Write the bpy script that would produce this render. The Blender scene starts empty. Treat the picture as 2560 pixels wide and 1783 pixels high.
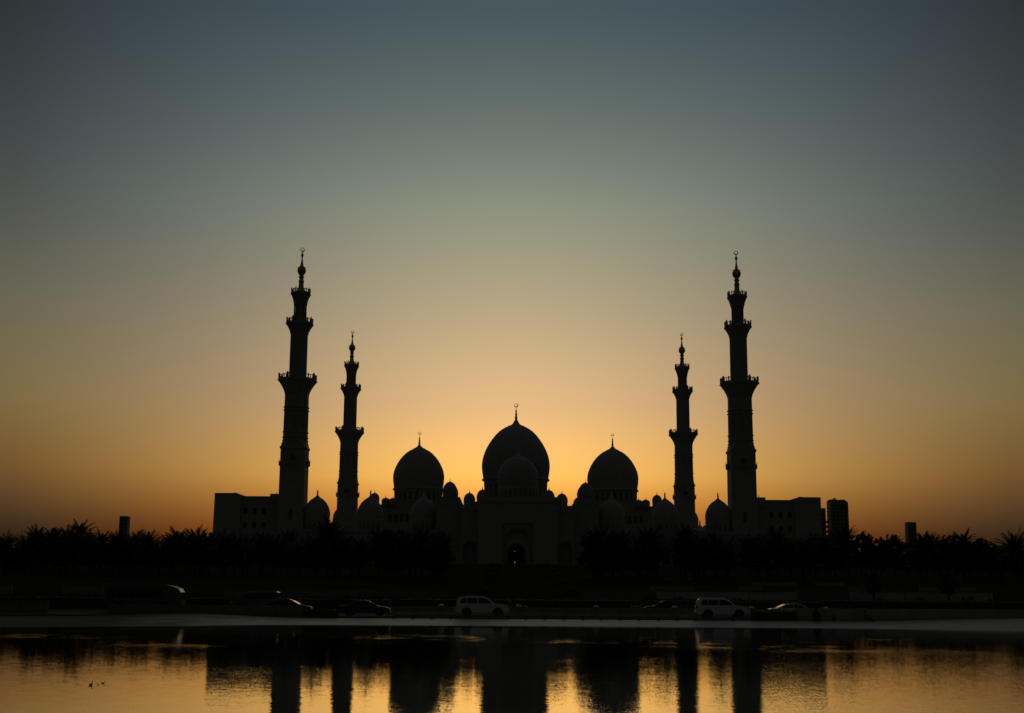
import bpy, bmesh, math, random
from mathutils import Vector, Matrix, noise

# ------------------------------------------------------------------ scene, camera, sky, sun
sc = bpy.context.scene
R = math.radians
F_PX, CXP, CYP = 3200.0, 1280.0, 891.5          # focal length and centre in photo pixels (2560 wide)
HC = 2.9                                         # eye height above the water
PITCH = math.atan((1477.0 - CYP) / F_PX)
ROLL = R(0.416)
FW = Vector((0, math.cos(PITCH), math.sin(PITCH)))
UP = Vector((0, -math.sin(PITCH), math.cos(PITCH)))
RT = Vector((1, 0, 0))
RT2 = RT * math.cos(ROLL) + UP * math.sin(ROLL)
UP2 = UP * math.cos(ROLL) - RT * math.sin(ROLL)
cam_d = bpy.data.cameras.new('camera')
cam = bpy.data.objects.new('camera', cam_d)
sc.collection.objects.link(cam)
cam_d.sensor_width = 36.0
cam_d.lens = 36.0 * F_PX / 2560.0
cam_d.clip_start = 0.5
cam_d.clip_end = 20000.0
m3 = Matrix((RT2, UP2, -FW)).transposed()
cam.matrix_world = Matrix.Translation((0, 0, HC)) @ m3.to_4x4()
sc.camera = cam

SUN_EL, SUN_AZ = 2.5, 0.0
world = bpy.data.worlds.new('World')
sc.world = world
world.use_nodes = True
wn, wl = world.node_tree.nodes, world.node_tree.links
bg = wn['Background']
sky = wn.new('ShaderNodeTexSky')
sky.sky_type = 'NISHITA'
sky.sun_disc = False
sky.sun_elevation = R(SUN_EL)
sky.sun_rotation = R(SUN_AZ)
sky.air_density, sky.dust_density, sky.ozone_density = 1.0, 5.0, 3.0
geo = wn.new('ShaderNodeTexCoord')
sep = wn.new('ShaderNodeSeparateXYZ')
wl.new(geo.outputs['Generated'], sep.inputs[0])

def wmath(op, a, b=None, clamp=False):
    n = wn.new('ShaderNodeMath'); n.operation = op; n.use_clamp = clamp
    for i, v in enumerate((a, b)):
        if v is None: continue
        if isinstance(v, (int, float)): n.inputs[i].default_value = v
        else: wl.new(v, n.inputs[i])
    return n.outputs[0]

def wramp(fac, stops):
    n = wn.new('ShaderNodeValToRGB'); cr = n.color_ramp
    while len(cr.elements) < len(stops): cr.elements.new(0.5)
    for e, (p, c) in zip(cr.elements, stops):
        e.position = p; e.color = (*c, 1)
    wl.new(fac, n.inputs[0])
    return n.outputs[0]

elev = wmath('DIVIDE', wmath('ARCSINE', sep.outputs[2]), R(90.0), clamp=True)
# dusty desert air: transmission by height above the horizon, towards the sun and 20 degrees to its sides
KN = [k / 90.0 for k in (2.5, 5, 8, 12, 17, 25.5, 60)]
G0 = [(0.66, 0.33, 0.12), (0.95, 0.88, 0.57), (0.755, 0.75, 0.78), (0.72, 0.815, 0.83), (0.695, 0.98, 0.965), (0.457, 0.722, 0.713), (2.5, 1.32, 0.66)]
GS = [(0.282, 0.302, 0.505), (0.699, 0.538, 0.328), (0.83, 0.764, 0.453), (0.718, 0.765, 0.566), (0.504, 0.585, 0.496), (0.319, 0.31, 0.232), (2.5, 1.32, 0.66)]
g0 = wramp(elev, list(zip(KN, G0)))
gs = wramp(elev, list(zip(KN, GS)))
side = wmath('MINIMUM', wmath('POWER', wmath('DIVIDE', wmath('ABSOLUTE', sep.outputs[0]), 0.36), 2.4), 1.0)
mixg = wn.new('ShaderNodeMix'); mixg.data_type = 'RGBA'; mixg.blend_type = 'MIX'
wl.new(side, mixg.inputs[0]); wl.new(g0, mixg.inputs[6]); wl.new(gs, mixg.inputs[7])
# the glow dies away smoothly with the angle from the sunset
fall = wn.new('ShaderNodeMapRange'); fall.interpolation_type = 'SMOOTHSTEP'
fall.inputs['From Min'].default_value = -0.70; fall.inputs['From Max'].default_value = 0.45
fall.inputs['To Min'].default_value = 0.0; fall.inputs['To Max'].default_value = 1.0
wl.new(sep.outputs[1], fall.inputs['Value'])
dusk = wn.new('ShaderNodeMix'); dusk.data_type = 'RGBA'
dusk.inputs[6].default_value = (0.84, 0.44, 0.28, 1); dusk.inputs[7].default_value = (1, 1, 1, 1)
wl.new(fall.outputs[0], dusk.inputs[0])
mul = wn.new('ShaderNodeMix'); mul.data_type = 'RGBA'; mul.blend_type = 'MULTIPLY'; mul.inputs[0].default_value = 1.0
wl.new(sky.outputs[0], mul.inputs[6]); wl.new(mixg.outputs[2], mul.inputs[7])
mul2 = wn.new('ShaderNodeVectorMath'); mul2.operation = 'MULTIPLY'
wl.new(mul.outputs[2], mul2.inputs[0]); wl.new(dusk.outputs[2], mul2.inputs[1])
wl.new(mul2.outputs[0], bg.inputs['Color'])
bg.inputs['Strength'].default_value = 0.1

sun_d = bpy.data.lights.new('sun', 'SUN')
sun_d.energy = 0.03
sun_d.angle = R(0.6)
sun_d.color = (1.0, 0.55, 0.25)
sun = bpy.data.objects.new('sun', sun_d)
sc.collection.objects.link(sun)
sdir = Vector((math.sin(R(SUN_AZ)) * math.cos(R(SUN_EL)), math.cos(R(SUN_AZ)) * math.cos(R(SUN_EL)), math.sin(R(SUN_EL))))
sun.rotation_euler = sdir.to_track_quat('Z', 'Y').to_euler()
sun.location = (0, 300, 200)

vs = sc.view_settings
vs.view_transform = 'Standard'; vs.look = 'None'; vs.exposure = 0.0; vs.gamma = 1.0; vs.use_curve_mapping = False
sc.cycles.use_denoising = True
sc.cycles.max_bounces = 6

# ------------------------------------------------------------------ helpers
COL = sc.collection
rng = random.Random(7)

def at(px, py, Y):
    """photo pixel and distance -> world x, z (used to measure the place)"""
    d = FW + RT2 * ((px - CXP) / F_PX) + UP2 * ((CYP - py) / F_PX)
    t = Y / d.y
    return d.x * t, HC + d.z * t

def mat(name, color, rough=0.7, metal=0.0, var=0.15, scale=2.0, bump=0.0, spec=0.5, emit=None, coat=0.0, detail=4.0, stretch=(1, 1, 1)):
    m = bpy.data.materials.new(name); m.use_nodes = True
    nt = m.node_tree; n, l = nt.nodes, nt.links
    b = n['Principled BSDF']
    b.inputs['Roughness'].default_value = rough
    b.inputs['Metallic'].default_value = metal
    b.inputs['Specular IOR Level'].default_value = spec
    b.inputs['Coat Weight'].default_value = coat
    tc = n.new('ShaderNodeTexCoord'); mp = n.new('ShaderNodeMapping')
    mp.inputs['Scale'].default_value = stretch
    l.new(tc.outputs['Object'], mp.inputs[0])
    tx = n.new('ShaderNodeTexNoise'); tx.inputs['Scale'].default_value = scale; tx.inputs['Detail'].default_value = detail
    l.new(mp.outputs[0], tx.inputs['Vector'])
    cr = n.new('ShaderNodeValToRGB')
    lo = [max(0, c * (1 - var)) for c in color]; hi = [min(1, c * (1 + var)) for c in color]
    cr.color_ramp.elements[0].position = 0.3; cr.color_ramp.elements[0].color = (*lo, 1)
    cr.color_ramp.elements[1].position = 0.7; cr.color_ramp.elements[1].color = (*hi, 1)
    l.new(tx.outputs[0], cr.inputs[0]); l.new(cr.outputs[0], b.inputs['Base Color'])
    if bump:
        bp = n.new('ShaderNodeBump'); bp.inputs['Strength'].default_value = 0.6; bp.inputs['Distance'].default_value = bump
        l.new(tx.outputs[0], bp.inputs['Height']); l.new(bp.outputs[0], b.inputs['Normal'])
    if emit:
        b.inputs['Emission Color'].default_value = (*emit[0], 1); b.inputs['Emission Strength'].default_value = emit[1]
    return m

M = dict(
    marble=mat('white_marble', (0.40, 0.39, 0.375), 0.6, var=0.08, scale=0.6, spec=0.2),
    marble_lit=mat('marble_lit_inside', (0.70, 0.69, 0.67), 0.5, var=0.06, scale=0.6),  # facade marble in a lighter tone, standing in for light inside the portal
    marble2=mat('cream_stone', (0.33, 0.31, 0.27), 0.7, var=0.12, scale=0.8),
    gold=mat('gold_leaf', (0.75, 0.5, 0.15), 0.3, metal=1.0, var=0.1),
    glass=mat('dark_glass', (0.015, 0.018, 0.022), 0.06, var=0.1),
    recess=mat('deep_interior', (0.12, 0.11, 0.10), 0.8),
    concrete=mat('concrete', (0.36, 0.34, 0.31), 0.75, var=0.18, scale=0.9, bump=0.01),
    paving=mat('paving', (0.46, 0.42, 0.36), 0.5, var=0.2, scale=0.5, bump=0.004),
    wallpaint=mat('painted_wall', (0.6, 0.6, 0.58), 0.7, var=0.1, scale=0.7),
    dimstone=mat('darker_stone', (0.26, 0.26, 0.25), 0.8, var=0.15, scale=0.7),  # darker grey tone for the retaining walls at the left
    wallbrown=mat('sand_render', (0.24, 0.21, 0.16), 0.85, var=0.15, scale=0.8),
    asphalt=mat('asphalt', (0.05, 0.05, 0.052), 0.85, var=0.2, scale=1.5),
    grass=mat('lawn', (0.055, 0.062, 0.016), 1.0, var=0.35, scale=0.25, spec=0.0),
    soil=mat('sandy_ground', (0.2, 0.16, 0.11), 0.9, var=0.2, scale=0.1),
    leaf=mat('leaf', (0.045, 0.062, 0.022), 0.7, var=0.35, scale=1.2, spec=0.25),
    leaf2=mat('leaf_olive', (0.062, 0.066, 0.026), 0.7, var=0.35, scale=1.0, spec=0.25),
    palmleaf=mat('palm_leaf', (0.05, 0.066, 0.026), 0.6, var=0.3, scale=1.5, spec=0.3),
    bark=mat('palm_bark', (0.11, 0.08, 0.055), 0.9, var=0.35, scale=4.0, bump=0.03),
    white=mat('white_car_paint', (0.82, 0.83, 0.85), 0.2, var=0.02, coat=1.0),
    black=mat('black_car_paint', (0.012, 0.012, 0.014), 0.25, var=0.05, coat=0.8),
    grey=mat('grey_car_paint', (0.10, 0.10, 0.11), 0.3, var=0.05, coat=0.6),
    buspaint=mat('dull_bus_paint', (0.10, 0.10, 0.095), 0.5, var=0.08, coat=0.1),
    rubber=mat('tyre_rubber', (0.018, 0.018, 0.018), 0.8),
    alloy=mat('alloy', (0.35, 0.35, 0.36), 0.35, metal=1.0),
    chrome=mat('chrome', (0.6, 0.6, 0.6), 0.15, metal=1.0),
    redlamp=mat('red_lens', (0.35, 0.02, 0.02), 0.2, var=0.05),
    clearlamp=mat('clear_lens', (0.55, 0.56, 0.58), 0.1, var=0.05),
    steel=mat('grey_steel', (0.12, 0.12, 0.12), 0.5, metal=0.6),
    tower=mat('tower_render', (0.30, 0.30, 0.29), 0.7, var=0.1, scale=0.1),
    towerglass=mat('tower_glass', (0.03, 0.04, 0.045), 0.2, var=0.1, scale=0.2),
    cloth_black=mat('black_cloth', (0.008, 0.008, 0.009), 0.95, var=0.2),
    cloth_grey=mat('grey_cloth', (0.16, 0.155, 0.16), 0.9, var=0.15),
    cloth_navy=mat('navy_cloth', (0.012, 0.013, 0.02), 0.9, var=0.15),
    skin=mat('skin', (0.28, 0.17, 0.11), 0.6, var=0.08),
    hair=mat('hair', (0.012, 0.01, 0.009), 0.6),
    feather=mat('dark_feather', (0.03, 0.028, 0.024), 0.7, var=0.3, scale=20),
    lamp_warm=mat('lit_warm_lamp', (0.9, 0.7, 0.4), 0.4, emit=((1.0, 0.62, 0.22), 0.12)),
    lamp_white=mat('lit_white_lamp', (0.9, 0.9, 0.9), 0.4, emit=((1.0, 0.92, 0.8), 0.14)),
)

class MB:
    def __init__(s): s.v = []; s.f = []
    def box(s, x0, x1, y0, y1, z0, z1):
        o = len(s.v)
        s.v += [(x0, y0, z0), (x1, y0, z0), (x1, y1, z0), (x0, y1, z0), (x0, y0, z1), (x1, y0, z1), (x1, y1, z1), (x0, y1, z1)]
        s.f += [tuple(o + i for i in q) for q in ((0, 3, 2, 1), (4, 5, 6, 7), (0, 1, 5, 4), (1, 2, 6, 5), (2, 3, 7, 6), (3, 0, 4, 7))]
        return s
    def rings(s, rings, cap=True):
        n = len(rings[0]); o = len(s.v)
        for r in rings: s.v += [tuple(p) for p in r]
        for k in range(len(rings) - 1):
            for i in range(n):
                j = (i + 1) % n
                s.f.append((o + k * n + i, o + k * n + j, o + (k + 1) * n + j, o + (k + 1) * n + i))
        if cap:
            s.f.append(tuple(o + i for i in reversed(range(n))))
            s.f.append(tuple(o + (len(rings) - 1) * n + i for i in range(n)))
        return s
    def lathe(s, prof, n=24, c=(0, 0), phase=0.0, cap=True):
        """prof: (radius, z) from the bottom up"""
        return s.rings([[(c[0] + r * math.cos(phase + 2 * math.pi * i / n), c[1] + r * math.sin(phase + 2 * math.pi * i / n), z) for i in range(n)] for r, z in prof], cap)
    def prism(s, poly, y0, y1):
        """poly in (x, z), may be concave, extruded along y"""
        o = len(s.v); n = len(poly)
        s.v += [(x, y0, z) for x, z in poly] + [(x, y1, z) for x, z in poly]
        s.f.append(tuple(o + i for i in range(n)))
        s.f.append(tuple(o + n + i for i in reversed(range(n))))
        for i in range(n):
            j = (i + 1) % n
            s.f.append((o + j, o + i, o + n + i, o + n + j))
        return s
    def tube(s, pts, rad, n=8):
        rings = []
        for k, p in enumerate(pts):
            p = Vector(p)
            a = Vector(pts[max(0, k - 1)]); b = Vector(pts[min(len(pts) - 1, k + 1)])
            d = (b - a).normalized()
            u = d.orthogonal().normalized() if abs(d.z) > 0.99 else d.cross(Vector((0, 0, 1))).normalized()
            w = d.cross(u)
            r = rad[k] if isinstance(rad, (list, tuple)) else rad
            rings.append([p + (u * math.cos(2 * math.pi * i / n) + w * math.sin(2 * math.pi * i / n)) * r for i in range(n)])
        return s.rings(rings)
    def mesh(s, name, m, smooth=True, angle=35):
        me = bpy.data.meshes.new(name)
        me.from_pydata(s.v, [], s.f)
        me.materials.append(m)
        bm = bmesh.new(); bm.from_mesh(me)
        bmesh.ops.recalc_face_normals(bm, faces=bm.faces)
        bm.to_mesh(me); bm.free()
        if smooth:
            for p in me.polygons: p.use_smooth = True
            me.set_sharp_from_angle(angle=R(angle))
        return me
    def build(s, name, m, parent=None, loc=(0, 0, 0), rz=0.0, smooth=True, angle=35):
        return put(name, s.mesh(name, m, smooth, angle), parent, loc, rz)

def put(name, me, parent=None, loc=(0, 0, 0), rz=0.0):
    o = bpy.data.objects.new(name, me)
    COL.objects.link(o)
    o.location = loc; o.rotation_euler = (0, 0, rz)
    if parent: o.parent = parent
    return o

def thing(name, label, cat, loc=(0, 0, 0), rz=0.0, group=None):
    o = put(name, None, None, loc, rz)
    o.empty_display_size = 0.5
    return tag(o, label, cat, group)

def tag(o, label, cat, group=None):
    o['label'] = label; o['category'] = cat
    if group: o['group'] = group
    return o

def struct(o):
    o['kind'] = 'structure'
    return o

def copy_tree(o, parent=None):
    c = o.copy(); COL.objects.link(c); c.parent = parent
    for ch in list(o.children): copy_tree(ch, c)
    return c

def lerp(a, b, t): return a + (b - a) * t

# ------------------------------------------------------------------ the ground, the lake, the roads
AX = 2.2                                   # axis of the mosque
def interp(tab, t):
    if t <= tab[0][0]: return tab[0][1]
    for (a, za), (b, zb) in zip(tab, tab[1:]):
        if t <= b: return lerp(za, zb, (t - a) / (b - a))
    return tab[-1][1]
def smooth_tab(tab, t):
    return sum(interp(tab, t + d) * w for d, w in ((-3, 0.15), (-1.5, 0.2), (0, 0.3), (1.5, 0.2), (3, 0.15)))
# the far bank curves round towards the camera at both ends and rises in two places
SHORE = [(-130, 40), (-60, 78), (-38, 94.7), (-22.7, 106.7), (-1.4, 110.7), (21, 112.3), (43, 107.9), (70, 97), (130, 55)]
BTOP = [(-130, 70), (-60, 108), (-38, 114), (-33, 116.5), (43, 116.9), (70, 114), (130, 80)]
BZ = [(-60, 0.44), (-38, 0.44), (-34, 0.51), (-30.9, 0.76), (-27, 0.72), (-23.4, 0.52), (-20, 0.38), (-1.4, 0.39), (21, 0.41), (33.6, 0.45), (38, 0.62), (44, 0.78), (70, 0.9)]
def shore(x): return smooth_tab(SHORE, x)
def btop(x): return smooth_tab(BTOP, x)
def bank_z(x, y):
    s, e = shore(x), btop(x)
    t = max(0.0, min(1.0, (y - s) / (e - s)))
    return 0.015 + (smooth_tab(BZ, x) - 0.015) * (t ** 0.9)
TER = [(117.0, 0.40), (118.0, 0.45), (134.0, 0.60), (137.0, 0.85), (150.0, 2.0), (180.0, 3.2), (230.0, 5.0), (300.0, 7.4), (338.0, 9.3), (352.0, 10.0), (720.0, 10.0), (1000.0, 4.0), (9000.0, 4.0)]
def ground_z(x, y):
    if y < -3: return min(1.4, -1.6 + (-3 - y) * 0.6)
    s, e = shore(x), btop(x)
    if y < s - 1.5: return max(-1.6, -0.3 - (s - 1.5 - y) * 0.2)
    if y < s: return -0.3
    if y < e: return bank_z(x, y) - 0.3
    if y < 118.0: return 0.40
    return interp(TER, y)

def grid_sheet(name, xs, ys, zf, m):
    mb = MB()
    for y in ys:
        for x in xs: mb.v.append((x, y if not callable(y) else y(x), 0))
    nx = len(xs)
    mb.v = [(x, y, zf(x, y)) for x, y, _ in mb.v]
    for j in range(len(ys) - 1):
        for i in range(nx - 1):
            a = j * nx + i
            mb.f.append((a, a + 1, a + nx + 1, a + nx))
    return mb.build(name, m, angle=60)

XS = [-5000, -2000, -900, -400, -250, -170] + list(range(-130, 131, 3)) + [170, 250, 400, 900, 2000, 5000]
YS = [-3000, -200, -9, -7.5, -6, -4.5, -3, -1, 20, 60, 85] + [90 + 0.75 * i for i in range(36)] + [117.5, 118, 122, 126, 130, 134, 135.5, 137] + [140 + 5 * i for i in range(43)] + [360, 450, 600, 720, 800, 1000, 1600, 3000, 9000]
def zg(x, y):
    z = ground_z(x, y)
    if 137 < y < 345: z += 0.12 * noise.noise(Vector((x * 0.05, y * 0.05, 0)))
    return z
ground = struct(grid_sheet('ground', XS, YS, zg, M['grass']))

# lawn / bank / road sheets, each a few millimetres to centimetres above the ground sheet
bank = MB()
nb = 160
cols = [-0.18, 0.0, 0.1, 0.25, 0.45, 0.7, 0.9, 1.0, 1.02]
for i in range(nb + 1):
    x = -130 + 260 * i / nb
    s, e = shore(x), btop(x)
    for c in cols:
        y = lerp(s, e, c)
        z = -0.12 if c < 0 else (bank_z(x, y) if c <= 1 else 0.1)
        bank.v.append((x, y, z))
k = len(cols)
for i in range(nb):
    for j in range(k - 1):
        a = i * k + j
        bank.f.append((a, a + k, a + k + 1, a + 1))
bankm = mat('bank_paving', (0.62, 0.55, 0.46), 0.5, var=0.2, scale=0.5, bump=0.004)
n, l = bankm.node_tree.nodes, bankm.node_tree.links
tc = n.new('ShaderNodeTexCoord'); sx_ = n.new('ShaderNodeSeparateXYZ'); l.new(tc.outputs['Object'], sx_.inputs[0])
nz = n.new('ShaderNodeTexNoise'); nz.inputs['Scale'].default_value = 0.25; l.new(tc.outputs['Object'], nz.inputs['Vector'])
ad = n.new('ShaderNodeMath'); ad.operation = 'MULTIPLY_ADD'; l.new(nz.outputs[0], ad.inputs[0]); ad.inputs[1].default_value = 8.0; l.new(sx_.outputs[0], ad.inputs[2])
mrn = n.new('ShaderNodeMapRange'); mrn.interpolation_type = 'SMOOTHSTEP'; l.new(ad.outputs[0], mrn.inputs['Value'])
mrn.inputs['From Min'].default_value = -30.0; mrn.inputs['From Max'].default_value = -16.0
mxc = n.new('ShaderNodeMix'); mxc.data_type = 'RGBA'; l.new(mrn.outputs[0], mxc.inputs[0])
mxc.inputs[6].default_value = (0.11, 0.105, 0.07, 1)                     # darker base colour towards the left end
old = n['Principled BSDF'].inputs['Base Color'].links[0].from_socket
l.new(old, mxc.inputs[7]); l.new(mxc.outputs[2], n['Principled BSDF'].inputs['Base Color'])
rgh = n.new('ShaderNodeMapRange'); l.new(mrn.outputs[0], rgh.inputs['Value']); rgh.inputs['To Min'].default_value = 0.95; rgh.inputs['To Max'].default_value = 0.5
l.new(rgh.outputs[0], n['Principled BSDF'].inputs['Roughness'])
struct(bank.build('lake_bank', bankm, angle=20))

def strip(name, y0, y1, lift, m, x0=-400, x1=400):
    mb = MB(); n = 40
    for i in range(n + 1):
        x = x0 + (x1 - x0) * i / n
        for y in (y0, y1): mb.v.append((x, y, interp(TER, max(y, 117.0)) + lift))
    for i in range(n): mb.f.append((2 * i, 2 * i + 2, 2 * i + 3, 2 * i + 1))
    return struct(mb.build(name, m))
strip('road', 118.3, 125.4, 0.02, M['asphalt'])
strip('road_far', 127.0, 133.8, 0.02, M['asphalt'])
kb = MB(); kb.box(-400, 400, 118.0, 118.3, 0.3, 0.57); struct(kb.build('kerb', M['concrete']))
kb = MB(); kb.box(-400, 400, 133.8, 134.1, 0.4, 0.76); struct(kb.build('kerb', M['concrete']))
pl = MB(); pl.box(-140, 144, 352, 700, 9.0, 10.03); struct(pl.build('plaza', M['paving']))

# water: real facet slopes, calmer and rougher patches
wm = bpy.data.materials.new('lake_water'); wm.use_nodes = True
n, l = wm.node_tree.nodes, wm.node_tree.links
b = n['Principled BSDF']
b.inputs['Base Color'].default_value = (0.10, 0.095, 0.08, 1)
b.inputs['Roughness'].default_value = 0.025
b.inputs['IOR'].default_value = 1.33
tc = n.new('ShaderNodeTexCoord')
def wnoise(scale, stretch, detail=2.0, rot=0.0):
    mp = n.new('ShaderNodeMapping'); mp.inputs['Scale'].default_value = stretch; mp.inputs['Rotation'].default_value = (0, 0, rot)
    l.new(tc.outputs['Object'], mp.inputs[0])
    t = n.new('ShaderNodeTexNoise'); t.inputs['Scale'].default_value = scale; t.inputs['Detail'].default_value = detail
    l.new(mp.outputs[0], t.inputs['Vector'])
    return t
def nm(op, a, b_=None, clamp=False):
    q = n.new('ShaderNodeMath'); q.operation = op; q.use_clamp = clamp
    for i, v in enumerate((a, b_)):
        if v is None: continue
        if isinstance(v, (int, float)): q.inputs[i].default_value = v
        else: l.new(v, q.inputs[i])
    return q.outputs[0]
def vm(op, a, b_):
    q = n.new('ShaderNodeVectorMath'); q.operation = op
    for i, v in enumerate((a, b_)):
        if isinstance(v, tuple): q.inputs[i].default_value = v
        else: l.new(v, q.inputs[i])
    return q.outputs[0]
rip = wnoise(26.0, (1.0, 0.8, 1.0), 3.0, 0.3)
swl = wnoise(2.6, (0.7, 1.1, 1.0), 2.0, -0.25)
pat = wnoise(0.06, (1.0, 1.4, 1.0), 5.0, 0.03)
sepo = n.new('ShaderNodeSeparateXYZ'); l.new(tc.outputs['Object'], sepo.inputs[0])
def mr(v, a, b_, c, d):
    q = n.new('ShaderNodeMapRange'); q.interpolation_type = 'SMOOTHSTEP'
    for k_, val in (('From Min', a), ('From Max', b_), ('To Min', c), ('To Max', d)): q.inputs[k_].default_value = val
    l.new(v, q.inputs['Value']); return q.outputs[0]
rough_patch = mr(pat.outputs[0], 0.42, 0.74, 0.0, 1.0)
east = mr(sepo.outputs[0], -6.0, 14.0, 0.0, 1.0)                       # breeze ruffles the right half more
band = nm('MULTIPLY', mr(sepo.outputs[1], 62.0, 74.0, 0.0, 1.0), mr(sepo.outputs[1], 84.0, 92.0, 1.0, 0.0))
kk = nm('ADD', 0.036, nm('MULTIPLY', east, 0.034))
kk = nm('ADD', kk, nm('MULTIPLY', rough_patch, 0.03))
brk = wnoise(0.45, (1.0, 0.6, 1.0), 3.0, 0.1)
kk = nm('ADD', kk, nm('MULTIPLY', nm('MULTIPLY', nm('MULTIPLY', band, rough_patch), mr(brk.outputs[0], 0.38, 0.62, 0.0, 1.0)), 0.22))
s1 = vm('SUBTRACT', rip.outputs['Color'], (0.5, 0.5, 0.5))
sc1 = n.new('ShaderNodeVectorMath'); sc1.operation = 'SCALE'; l.new(s1, sc1.inputs[0]); l.new(kk, sc1.inputs['Scale'])
s2 = vm('SUBTRACT', swl.outputs['Color'], (0.5, 0.5, 0.5))
s2 = vm('MULTIPLY', s2, (0.035, 0.009, 0.0))
tot = vm('ADD', sc1.outputs[0], s2)
tot = vm('MULTIPLY', tot, (1, 1, 0))
# wavelets run in from the far bank, so the faces one sees lean towards the near shore, most where they steepen by the bank
lean = mr(sepo.outputs[1], 86.0, 104.0, -0.0055, -0.013)
cb = n.new('ShaderNodeCombineXYZ'); l.new(lean, cb.inputs[1]); cb.inputs[2].default_value = 1.0
nrm = vm('ADD', tot, cb.outputs[0])
nv = n.new('ShaderNodeVectorMath'); nv.operation = 'NORMALIZE'; l.new(nrm, nv.inputs[0])
l.new(nv.outputs[0], b.inputs['Normal'])
gl = n.new('ShaderNodeBsdfGlossy'); gl.inputs['Roughness'].default_value = 0.02; gl.inputs['Color'].default_value = (0.98, 0.97, 0.95, 1)
l.new(nv.outputs[0], gl.inputs['Normal'])
mxs = n.new('ShaderNodeMixShader'); mxs.inputs[0].default_value = 0.85
l.new(b.outputs[0], mxs.inputs[1]); l.new(gl.outputs[0], mxs.inputs[2])
l.new(mxs.outputs[0], n['Material Output'].inputs['Surface'])
wmb = MB(); wmb.v = [(-420, -5.0, 0), (420, -5.0, 0), (420, 114, 0), (-420, 114, 0)]; wmb.f = [(0, 1, 2, 3)]
water = struct(wmb.build('water', wm, smooth=False))

# ------------------------------------------------------------------ mosque parts
def crescent_mesh(Rr, name='crescent'):
    mb = MB(); N = 28; th = Rr * 0.22
    out = [(Rr * math.cos(a), Rr * math.sin(a)) for a in [R(93) + R(354) * i / N for i in range(N + 1)]]
    inn = [(-0.06 * Rr + 0.70 * Rr * math.cos(a), 0.14 * Rr + 0.70 * Rr * math.sin(a)) for a in [R(93) + R(354) * i / N for i in range(N + 1)]]
    for (ox, oz), (ix, iz) in zip(out, inn):
        mb.v += [(ox, -th, oz), (ix, -th, iz), (ix, th, iz), (ox, th, oz)]
    for i in range(N):
        o = 4 * i
        for q in range(4):
            mb.f.append((o + q, o + (q + 1) % 4, o + 4 + (q + 1) % 4, o + 4 + q))
    mb.f += [(0, 3, 2, 1), (4 * N, 4 * N + 1, 4 * N + 2, 4 * N + 3)]
    return mb.mesh(name, M['gold'])

def arch_pts(xc, hw, z0, zt, pointed=True, n=8):
    """outline of an arched opening from the left foot over the crown to the right foot"""
    rise = hw * (1.15 if pointed else 1.0)
    zs = zt - rise
    pts = [(xc - hw, z0)]
    for i in range(n + 1):
        t = i / n
        if pointed:
            ang = math.pi - t * math.pi
            pts.append((xc + hw * math.cos(ang), zs + rise * (math.sin(ang) ** 0.85)))
        else:
            ang = math.pi - t * math.pi
            pts.append((xc + hw * math.cos(ang), zs + rise * math.sin(ang)))
    pts.append((xc + hw, z0))
    return pts

def wall_with_arches(mb, x0, x1, z0, z1, y0, y1, arches):
    poly = [(x0, z0)]
    for xc, hw, zt in arches: poly += arch_pts(xc, hw, z0, zt)
    poly += [(x1, z0), (x1, z1), (x0, z1)]
    return mb.prism(poly, y0, y1)

def drum(parent, r, z0, z1, npier, m=None, core=0.86):
    """pierced drum: inner core, ring of piers with arched heads, kept as sub-parts"""
    m = m or M['marble']
    mb = MB(); mb.lathe([(r * core, z0), (r * core, z1)], 40)
    mb.lathe([(r * 1.0, z0 - 0.02), (r * 1.0, z0 + 0.1 * (z1 - z0))], 40)
    mb.lathe([(r * 0.99, z1 - 0.16 * (z1 - z0)), (r * 1.0, z1)], 40)
    d = mb.build('drum', m, parent)
    w = 2 * math.pi * r / npier
    pm = MB(); hw = w * 0.26
    za, zb = z0 + 0.08 * (z1 - z0), z1 - 0.14 * (z1 - z0)
    pm.box(r * (core - 0.02), r * 0.985, -hw, hw, za, zb)
    # small capital that closes the arch head
    pm.box(r * (core - 0.02), r * 0.99, -hw * 1.55, hw * 1.55, lerp(za, zb, 0.86), zb)
    me = pm.mesh('pier', m, smooth=False)
    for i in range(npier):
        put('pier', me, parent, rz=2 * math.pi * (i + 0.5) / npier)
    return d

def dome(parent, loc, shell, finial=None, crescent=None, drum_spec=None, n=48, m=None, name='dome'):
    """shell: (r, z) world-size profile from bottom to cap, relative to loc; the dome is one part with its own sub-parts"""
    mb = MB(); mb.lathe(shell, n)
    d = mb.build(name, m or M['marble'], parent, loc)
    if finial:
        fm = MB(); fm.lathe(finial, 12); fm.build('finial', M['gold'], d)
    if crescent:
        put('crescent', crescent_mesh(crescent[0]), d, (0, 0, crescent[1]))
    if drum_spec: drum(d, *drum_spec)
    return d

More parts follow.
